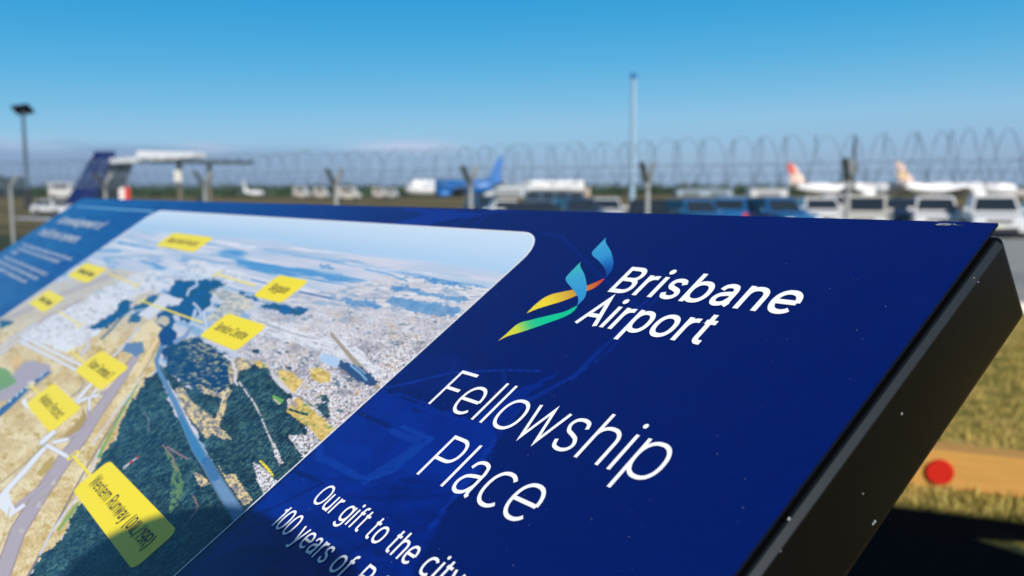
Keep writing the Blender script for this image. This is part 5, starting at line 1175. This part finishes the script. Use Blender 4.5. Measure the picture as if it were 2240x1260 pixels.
q = [J(296, 354, Yj - 1.4), J(424, 344, Yj - 3.4), J(424, 333, Yj - 3.4), J(300, 330, Yj - 1.4)]; slab('tailplane', q, q, 1.2, white_skin)
q = [J(196, 351, Yj + 2.4), J(222, 349, Yj + 1.4), J(222, 336, Yj + 1.4), J(198, 338, Yj + 2.4)]; slab('tailplane', q, q, 1.0, white_skin)
cj = J(205, 470)
def away(prof, dx=0.0, dz=0.0, dy=0.0):
    bm = bmesh.new(); lathe(bm, prof, 20); bmesh.ops.rotate(bm, cent=(0, 0, 0), matrix=Matrix.Rotation(R(105), 3, 'Z'), verts=bm.verts); bmesh.ops.translate(bm, verts=bm.verts, vec=(cj.x + dx, cj.y + dy, cj.z + dz)); return bm
bm_obj('fuselage', away([(-2.4, 0.2, 0.25), (-0.8, 0.6, 0.1), (2.5, 0.85, 0), (8.0, 0.85, 0), (10.0, 0.7, -0.1), (11.4, 0.4, -0.25), (12.0, 0.06, -0.35)]), navy_skin, jet, smooth=True)
for s_ in (-1, 1):
    bm_obj('engine', away([(-1.2, .3, 0), (-0.6, .42, 0), (0.8, .45, 0), (1.4, .38, 0)], s_ * 1.2, 0.1, 1.5), white_skin, jet, smooth=True)
    bm = bmesh.new(); foil(bm, ((cj.x - 1.6, cj.y + 7.2, cj.z - .6), (cj.x - 1.0, cj.y + 4.6, cj.z - .6)), ((cj.x - 1.4 + s_ * 6, cj.y + 5.8 , cj.z - .35), (cj.x - 1.2 + s_ * 6, cj.y + 4.8, cj.z - .35)), 0.2); bm_obj('wing', bm, white_skin, jet)
    bm = bmesh.new(); add_tube(bm, (cj.x - 1.3 + s_ * 1.2, cj.y + 5, gj), (cj.x - 1.3 + s_ * 1.2, cj.y + 5, cj.z - .5), 0.14); bm_obj('main_gear', bm, trim_m, jet)
bm = bmesh.new(); add_tube(bm, (cj.x - 2.4, cj.y + 9.5, gj), (cj.x - 2.4, cj.y + 9.5, cj.z - .6), 0.12); bm_obj('nose_gear', bm, trim_m, jet)

# ------------------------------------------------------------------ shelter, lamps, masts, marker, buildings, trees
dark_steel = mat('dark_green_steel', (0.035, 0.045, 0.04), 0.6, vary=0.2)
brown_post = mat('brown_steel', (0.10, 0.085, 0.06), 0.7, vary=0.2)
Ys = 48; zs_ = at(430, 352, Ys).z
sh = empty('shade_shelter', (carx(436, Ys), Ys, gz(Ys)), 0.0, 'dark flat roofed shelter on two posts right of the tail fin', 'shelter')
hz_ = zs_ - gz(Ys)
bm = bmesh.new(); add_hex(bm, [(-2.55, -1.0, hz_ - .10), (2.65, -1.0, hz_ - .14), (2.65, 1.2, hz_ - .14), (-2.55, 1.2, hz_ - .10)], [(-2.6, -1.05, hz_ + .03), (2.7, -1.05, hz_ - .02), (2.7, 1.25, hz_ + .02), (-2.6, 1.25, hz_ + .06)]); bm_obj('roof', bm, dark_steel, sh, bevel=0.02)
for px_ in (398, 463):
    x = carx(px_, Ys) - carx(436, Ys); bm = bmesh.new(); add_tube(bm, (x, 0, 0), (x, 0, hz_ - .1), 0.12, seg=12); bm_obj('post', bm, brown_post, sh)
bm = bmesh.new(); add_box(bm, (carx(398, Ys) - carx(436, Ys), -0.2, hz_ - 0.82), (0.36, 0.22, 0.62)); bm_obj('sign_panel', bm, paint_mat((0.66, 0.64, 0.55)), sh, bevel=0.04)
for px_, h_, w_, nm, lb, cc in ((415, 1.15, 0.55, 'equipment_box', 'dark equipment box under the shelter, left one', (0.02, 0.03, 0.035)), (446, 1.45, 0.5, 'equipment_box', 'taller black equipment box between the shelter posts', (0.015, 0.018, 0.02)), (478, 1.0, 0.62, 'equipment_box', 'low black equipment box right of the shelter post', (0.015, 0.02, 0.03))):
    e = empty(nm, (carx(px_, 46), 46, gz(46)), 0.1, lb, 'box')
    bm = bmesh.new(); add_box(bm, (0, 0, h_ / 2), (w_, 0.5, h_)); bm_obj('cabinet', bm, paint_mat(cc), e, bevel=0.03)
    bm = bmesh.new(); add_box(bm, (0, -0.26, h_ * 0.55), (w_ * 0.8, 0.03, h_ * 0.7)); bm_obj('door', bm, trim_m, e, bevel=0.01)
    bm = bmesh.new(); add_box(bm, (0, 0, h_ + 0.03), (w_ * 1.15, 0.6, 0.05)); bm_obj('lid', bm, trim_m, e)

Yl = 100; zl_ = at(56, 245, Yl).z
lp = empty('solar_lamp_post', (carx(66, Yl), Yl, gz(Yl)), 0, 'tall thin lamp post with a tilted dark solar panel on top', 'lamp post')
hl = zl_ - gz(Yl); pole_m = mat('grey_pole', (0.035, 0.06, 0.09), 0.5, vary=0.1)
bm = bmesh.new(); add_tube(bm, (0, 0, 0), (0, 0, hl), 0.24, 0.17, seg=14); bm_obj('pole', bm, pole_m, lp)
bm = bmesh.new(); add_box(bm, (0, 0, 1.1), (0.62, 0.62, 2.2)); bm_obj('battery_box', bm, trim_m, lp, bevel=0.05)
bm = bmesh.new(); add_box(bm, (0, 0, hl + 0.28), (1.9, 1.7, 0.10), Matrix.Rotation(R(-28), 3, 'X') @ Matrix.Rotation(R(-10), 3, 'Y')); bm_obj('solar_panel', bm, mat('solar_cells', (0.010, 0.016, 0.045), 0.3, vary=0.3, scale=4), lp, bevel=0.02)
bm = bmesh.new(); add_box(bm, (0.5, -0.3, hl - 0.25), (0.9, 0.3, 0.12)); bm_obj('lamp_head', bm, pole_m, lp, bevel=0.03)

Ym = 105; hm = at(1382, 172, Ym).z - gz(Ym)
ms = empty('lighting_mast', (carx(1381, Ym), Ym, gz(Ym)), 0, 'very tall pale mast with a small blue head', 'mast')
bm = bmesh.new(); add_tube(bm, (0, 0, 0), (0.05, 0, hm), 0.34, 0.24, seg=16); bm_obj('pole', bm, mat('pale_blue_pole', (0.20, 0.30, 0.40), 0.5, vary=0.08), ms)
bm = bmesh.new(); add_tube(bm, (0.05, 0, hm), (0.05, 0, hm + 0.62), 0.36, 0.42, seg=16); bm_obj('lamp_head', bm, mat('blue_lamp_head', (0.02, 0.13, 0.32), 0.4, vary=0.1), ms, bevel=0.06)
Yt = 60; ht = at(1862, 300, Yt).z - gz(Yt)
tm = empty('antenna_mast', (carx(1862, Yt), Yt, gz(Yt)), 0, 'thin dark antenna mast behind the right hand Y post', 'mast')
bm = bmesh.new(); add_tube(bm, (0, 0, 0), (0, 0, ht), 0.12, 0.09, seg=10); bm_obj('pole', bm, dark_steel, tm)
bm = bmesh.new(); add_box(bm, (0, -0.1, ht - 2.0), (0.35, 0.15, 0.5)); bm_obj('antenna_panel', bm, dark_steel, tm)

mk = empty('marker_board', (carx(277, 44), 44, gz(44)), 0, 'short red and white marker board right of the tail fin', 'marker')
hk = at(277, 408, 44).z - gz(44)
bm = bmesh.new(); add_box(bm, (0.14, 0, hk / 2), (0.24, 0.08, hk)); bm_obj('red_half', bm, paint_mat((0.50, 0.03, 0.02)), mk)
bm = bmesh.new(); add_box(bm, (-0.12, 0, hk * .72), (0.26, 0.08, hk * .5)); bm_obj('white_half', bm, paint_mat((0.62, 0.55, 0.52)), mk)
bm = bmesh.new(); add_tube(bm, (0, 0.06, 0), (0, 0.06, hk), 0.03); bm_obj('post', bm, trim_m, mk)

def shed(px0, px1, pytop, Y, rgb, label, roof=(0.3, 0.3, 0.31)):
    x0, x1 = carx(px0, Y), carx(px1, Y); h = at(px0, pytop, Y).z - gz(Y); w = x1 - x0; d = w * 0.6
    e = empty('hangar', ((x0 + x1) / 2, Y, gz(Y)), 0, label, 'building', 'airport buildings on the horizon')
    bm = bmesh.new(); add_box(bm, (0, d / 2, h * 0.42), (w, d, h * 0.84)); bm_obj('wall', bm, paint_mat(rgb), e)
    bm = bmesh.new(); add_prism(bm, [(-0.5, h * 0.845), (d / 2, h), (d + 0.5, h * 0.845)], -w / 2 - 0.4, w / 2 + 0.4); bm_obj('roof', bm, mat('sheet_roof', roof, 0.6, vary=0.1), e)
    n = max(1, int(w / 9))
    for i in range(n):
        bm = bmesh.new(); add_box(bm, (-w / 2 + (i + .5) * w / n, -0.05, h * 0.3), (w / n * 0.62, 0.2, h * 0.55)); bm_obj('door', bm, paint_mat(tuple(c * 0.45 for c in rgb)), e)
shed(-60, 34, 386, 300, (0.035, 0.045, 0.05), 'large dark hangar on the horizon at the far left', (0.04, 0.05, 0.055))
shed(1060, 1160, 401, 330, (0.42, 0.45, 0.48), 'long pale grey terminal building behind the blue airliner', (0.5, 0.52, 0.54))
shed(1640, 1720, 412, 380, (0.45, 0.45, 0.47), 'low white building left of the cream tail fin', (0.48, 0.49, 0.5))
shed(1250, 1290, 409, 340, (0.34, 0.28, 0.22), 'small tan building behind the white roofed minibus', (0.4, 0.33, 0.27))
shed(1480, 1600, 413, 420, (0.22, 0.28, 0.34), 'low grey blue terminal building right of the steel mast', (0.3, 0.34, 0.4))
shed(2130, 2260, 414, 400, (0.55, 0.5, 0.48), 'low pinkish building at the far right', (0.5, 0.42, 0.4))

# far tree belts on the horizon
leaf = mat('far_foliage', (0.035, 0.058, 0.035), 0.9, vary=0.5, scale=0.3, spec=0.1)
def belt(x0, x1, Y, hmean, seed):
    rr = random.Random(seed); V, Fc = [], []; x = x0
    while x < x1:
        h = hmean * rr.uniform(0.55, 1.25); w = h * rr.uniform(0.5, 0.9)
        for i in range(16):
            cx_, cy_, cz_ = x + rr.uniform(-w, w), Y + rr.uniform(-w, w), gz(Y) + h * rr.uniform(0.15, 1.0); s_ = h * rr.uniform(0.10, 0.22)
            k0 = len(V)
            for t in range(5):
                V.append((cx_ + s_ * rr.uniform(-1.3, 1.3), cy_ + s_ * rr.uniform(-1, 1), cz_ + s_ * rr.uniform(-1, 1)))
            Fc += [(k0, k0 + 1, k0 + 2), (k0 + 1, k0 + 2, k0 + 3), (k0 + 2, k0 + 3, k0 + 4), (k0, k0 + 3, k0 + 4)]
        k0 = len(V); V += [(x - w, Y + w, gz(Y)), (x + w, Y + w, gz(Y)), (x + w * 0.8, Y + w, gz(Y) + h * 0.75), (x - w * 0.8, Y + w, gz(Y) + h * 0.7), (x - w, Y + 2 * w, gz(Y)), (x + w, Y + 2 * w, gz(Y))]
        Fc += [(k0, k0 + 1, k0 + 2, k0 + 3), (k0 + 4, k0 + 3, k0 + 2, k0 + 5)]
        x += w * rr.uniform(0.7, 1.3)
    me = bpy.data.meshes.new('treeline'); me.from_pydata(V, [], Fc); o = link_mesh('treeline', me, leaf); return o
for i, (a, c, Y, h) in enumerate(((-420, 420, 560, 5.0), (-700, 700, 900, 9.0), (-190, -20, 330, 3.2))):
    tag(belt(a, c, Y, h, i), ['dark green belt of scrub across the airfield', 'farthest line of trees along the horizon', 'nearer patch of low scrub on the left'][i], 'treeline', kind='stuff')
hill_m = mat('distant_hill', (0.10, 0.15, 0.20), 0.95, vary=0.15, scale=0.002)
V, Fc = [], []
n = 60
for i in range(n + 1):
    x = -3800 + 7600 * i / n; h = 14 + 20 * (0.5 + 0.5 * math.sin(i * 0.33 + 1)) * (0.5 + 0.5 * math.sin(i * 0.11))
    V += [(x, 3300, -2), (x, 3500, h), (x, 3900, -2)]
for i in range(n): Fc += [(3 * i, 3 * i + 3, 3 * i + 4, 3 * i + 1), (3 * i + 1, 3 * i + 4, 3 * i + 5, 3 * i + 2)]
me = bpy.data.meshes.new('hills'); me.from_pydata(V, [], Fc); tag(link_mesh('hills', me, hill_m), kind='structure')

# ------------------------------------------------------------------ added shade casters out of view, outlines projected back from the near ground shadow
caster_m = mat('dark_caster_sheet', (0.03, 0.035, 0.04), 0.9, vary=0.2)
def caster_point(px, py, h): 
    g = on_ground(px, py, 0.0); k = h / to_sun.z; return g + to_sun * k
def caster(label, P):
    e = empty('shade_caster', (P[0].x, P[0].y, 0), 0, label, 'shade sail')
    o = Vector((P[0].x, P[0].y, 0)); bm = bmesh.new()
    lo = [bm.verts.new(p - o) for p in P]; hi = [bm.verts.new(p - o + Vector((0, 0, 0.02))) for p in P]
    bm.faces.new(lo); bm.faces.new(hi[::-1])
    for i in range(len(P)):
        j = (i + 1) % len(P); bm.faces.new((lo[j], lo[i], hi[i], hi[j]))
    bm_obj('caster_sheet', bm, caster_m, e)
    for p in P:
        if p.y < -0.5 and abs(p.x) > 0.8:
            bm = bmesh.new(); add_tube(bm, (p.x - o.x, p.y - o.y, 0), tuple(p - o + Vector((0, 0, 0.05))), 0.05); bm_obj('pole', bm, galv, e)
caster('dark shade sail added out of view right of the board casting the upper shadow band', [caster_point(1890, 1098, 2.9), caster_point(2900, 1232, 2.9), caster_point(2900, 1240, 2.9), caster_point(2110, 1177, 2.9), caster_point(1850, 1158, 2.9)])
caster('dark shade sail added out of view right of the board casting the lower shadow', [caster_point(1820, 1140, 2.7), caster_point(2105, 1172, 2.7), caster_point(2260, 1219, 2.7), caster_point(2900, 1420, 2.7), caster_point(2600, 1900, 2.7), caster_point(1650, 1500, 2.7)])

# near-black sheet painting the ground shadow deeper, cut along its edges
shadow_m = mat('shadow_black', (0.010, 0.011, 0.010), 0.95, vary=0.6, scale=18, spec=0.05, bump=0.8, bscale=40)
def shadow_sheet(name, pts):
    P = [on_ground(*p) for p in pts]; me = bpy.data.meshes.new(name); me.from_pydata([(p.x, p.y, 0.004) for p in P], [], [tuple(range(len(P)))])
    o = link_mesh(name, me, shadow_m); tag(o, kind='structure')
shadow_sheet('ground_shadow', [(1860, 1106), (1900, 1104), (2900, 1234), (2900, 1240), (2120, 1178), (2260, 1222), (2900, 1424), (2600, 1900), (1560, 1900), (1600, 1250)])

# ------------------------------------------------------------------ the photographer behind the board (casts the shadow on its lower left)
def person():
    root = empty('person', (0.125, -0.34, 0.0), 0, 'person in a brimmed hat, grey shirt and dark trousers holding up a phone', 'person')
    V = {}; E_ = []
    def v(n, x, y, z, r): V[n] = ((x, y, z), r)
    def e(*ns):
        for a, c in zip(ns[:-1], ns[1:]): E_.append((a, c))
    v('pelvis', 0, -.02, .86, .135); v('waist', 0, -.03, 1.00, .125); v('chest', 0, -.02, 1.17, .145); v('neckb', 0, 0, 1.31, .075); v('neck', 0, .02, 1.36, .055); v('jaw', 0, .05, 1.41, .07); v('skull', 0, .045, 1.445, .085); v('top', 0, .035, 1.50, .05)
    e('pelvis', 'waist', 'chest', 'neckb', 'neck', 'jaw', 'skull', 'top')
    for s_, k in ((-1, 'l'), (1, 'r')):
        v(k + 'hip', s_ * .09, -.02, .80, .095); v(k + 'knee', s_ * .10, 0, .45, .062); v(k + 'ank', s_ * .10, -.03, .09, .042); v(k + 'toe', s_ * .12, .12, .04, .036); e('pelvis', k + 'hip', k + 'knee', k + 'ank', k + 'toe')
        v(k + 'sho', s_ * .17, -.01, 1.26, .062); v(k + 'elb', s_ * .21, .10, 1.05, .042); v(k + 'wri', s_ * .095, .285, 1.235, .027); v(k + 'palm', s_ * .083, .312, 1.270, .024); e('chest', k + 'sho', k + 'elb', k + 'wri', k + 'palm')
        for i in range(4):
            z_ = 1.262 + i * .014
            v(f'{k}f{i}a', s_ * .082, .330, z_, .0085); v(f'{k}f{i}b', s_ * (.066 - .003 * abs(i - 1.5)), .345, z_ + .004, .007); e(k + 'palm', f'{k}f{i}a', f'{k}f{i}b')
        v(k + 't1', s_ * .068, .300, 1.282, .010); v(k + 't2', s_ * .052, .302, 1.292, .008); e(k + 'palm', k + 't1', k + 't2')
    names = list(V); me = bpy.data.meshes.new('body')
    me.from_pydata([V[n][0] for n in names], [(names.index(a), names.index(c)) for a, c in E_], [])
    o = link_mesh('body', me, None, root)
    sk = o.modifiers.new('skin', 'SKIN'); sk.use_smooth_shade = True
    for i, n in enumerate(names): me.skin_vertices[0].data[i].radius = (V[n][1], V[n][1])
    me.skin_vertices[0].data[0].use_root = True
    sub = o.modifiers.new('sub', 'SUBSURF'); sub.levels = 1; sub.render_levels = 1
    bpy.context.view_layer.update()
    ev = o.evaluated_get(bpy.context.evaluated_depsgraph_get()); me2 = bpy.data.meshes.new_from_object(ev); o.modifiers.clear(); o.data = me2
    for m_ in (mat('skin', (0.42, 0.26, 0.19), 0.6, vary=0.06, scale=20), mat('grey_shirt', (0.18, 0.19, 0.21), 0.9, vary=0.12, scale=30), mat('dark_trousers', (0.03, 0.035, 0.05), 0.9, vary=0.15, scale=30), mat('brown_shoes', (0.06, 0.035, 0.02), 0.6, vary=0.2)): me2.materials.append(m_)
    for p in me2.polygons:
        c = p.center; p.use_smooth = True
        p.material_index = 3 if c.z < 0.10 else 2 if c.z < 0.93 else 0 if (c.z > 1.335 or c.y > 0.24) else 1
    bm = bmesh.new()
    rings = []
    for r_, z_, fy in ((0.118, 1.480, 1.15), (0.114, 1.486, 1.15), (0.097, 1.496, 1.08), (0.093, 1.525, 1.05), (0.078, 1.545, 1.05), (0.04, 1.553, 1.05)):
        rings.append([bm.verts.new((r_ * math.cos(t), .04 + r_ * fy * math.sin(t), z_)) for t in np.linspace(0, 2 * math.pi, 33)[:-1]])
    for a, c in zip(rings[:-1], rings[1:]):
        for i in range(32): bm.faces.new((a[i], a[(i + 1) % 32], c[(i + 1) % 32], c[i]))
    bm.faces.new(rings[-1]); inner = [bm.verts.new((0.110 * math.cos(t), .04 + 0.125 * math.sin(t), 1.475)) for t in np.linspace(0, 2 * math.pi, 33)[:-1]]
    for i in range(32): bm.faces.new((rings[0][i], inner[i], inner[(i + 1) % 32], rings[0][(i + 1) % 32]))
    bm_obj('hat', bm, mat('straw_hat', (0.45, 0.36, 0.22), 0.9, vary=0.2, scale=60), root, smooth=True)
    for s_ in (-1, 1):
        bm = bmesh.new(); bmesh.ops.create_uvsphere(bm, u_segments=12, v_segments=8, radius=0.012); bmesh.ops.translate(bm, verts=bm.verts, vec=(s_ * .032, .128, 1.455)); bm_obj('eye', bm, mat('eye_white', (0.7, 0.7, 0.68), 0.3), root)
        bm = bmesh.new(); bmesh.ops.create_uvsphere(bm, u_segments=12, v_segments=8, radius=0.028); bmesh.ops.transform(bm, matrix=Matrix.Translation((s_ * .094, .04, 1.445)) @ Matrix.Diagonal((.35, .7, 1.1, 1)), verts=bm.verts); bm_obj('ear', bm, me2.materials[0], root)
    bm = bmesh.new(); add_hex(bm, [(-.014, .125, 1.438), (.014, .125, 1.438), (.014, .10, 1.438), (-.014, .10, 1.438)], [(-.006, .132, 1.475), (.006, .132, 1.475), (.006, .11, 1.475), (-.006, .11, 1.475)])
    for vv in bm.verts:
        if vv.co.z < 1.44 and vv.co.y > .12: vv.co.y += .02
    bm_obj('nose', bm, me2.materials[0], root, bevel=0.004)
    bm = bmesh.new(); add_box(bm, (0, .118, 1.413), (.046, .012, .012)); bm_obj('mouth', bm, mat('lips', (0.32, 0.12, 0.10), 0.5), root, bevel=0.004)
person()
ph = empty('phone', (0.058, -0.010, 1.289), 0, 'black phone held up in both hands behind the board', 'phone')
bm = bmesh.new(); add_box(bm, (0, 0, 0), (0.148, 0.008, 0.072)); bm_obj('case', bm, trim_m, ph, bevel=0.003)
bm = bmesh.new(); add_box(bm, (0, -0.0045, 0), (0.138, 0.001, 0.064)); bm_obj('screen', bm, glass, ph)
bm = bmesh.new(); add_tube(bm, (-0.06, 0.003, 0.011), (-0.06, 0.0055, 0.011), 0.006, seg=16); bm_obj('lens_ring', bm, trim_m, ph)
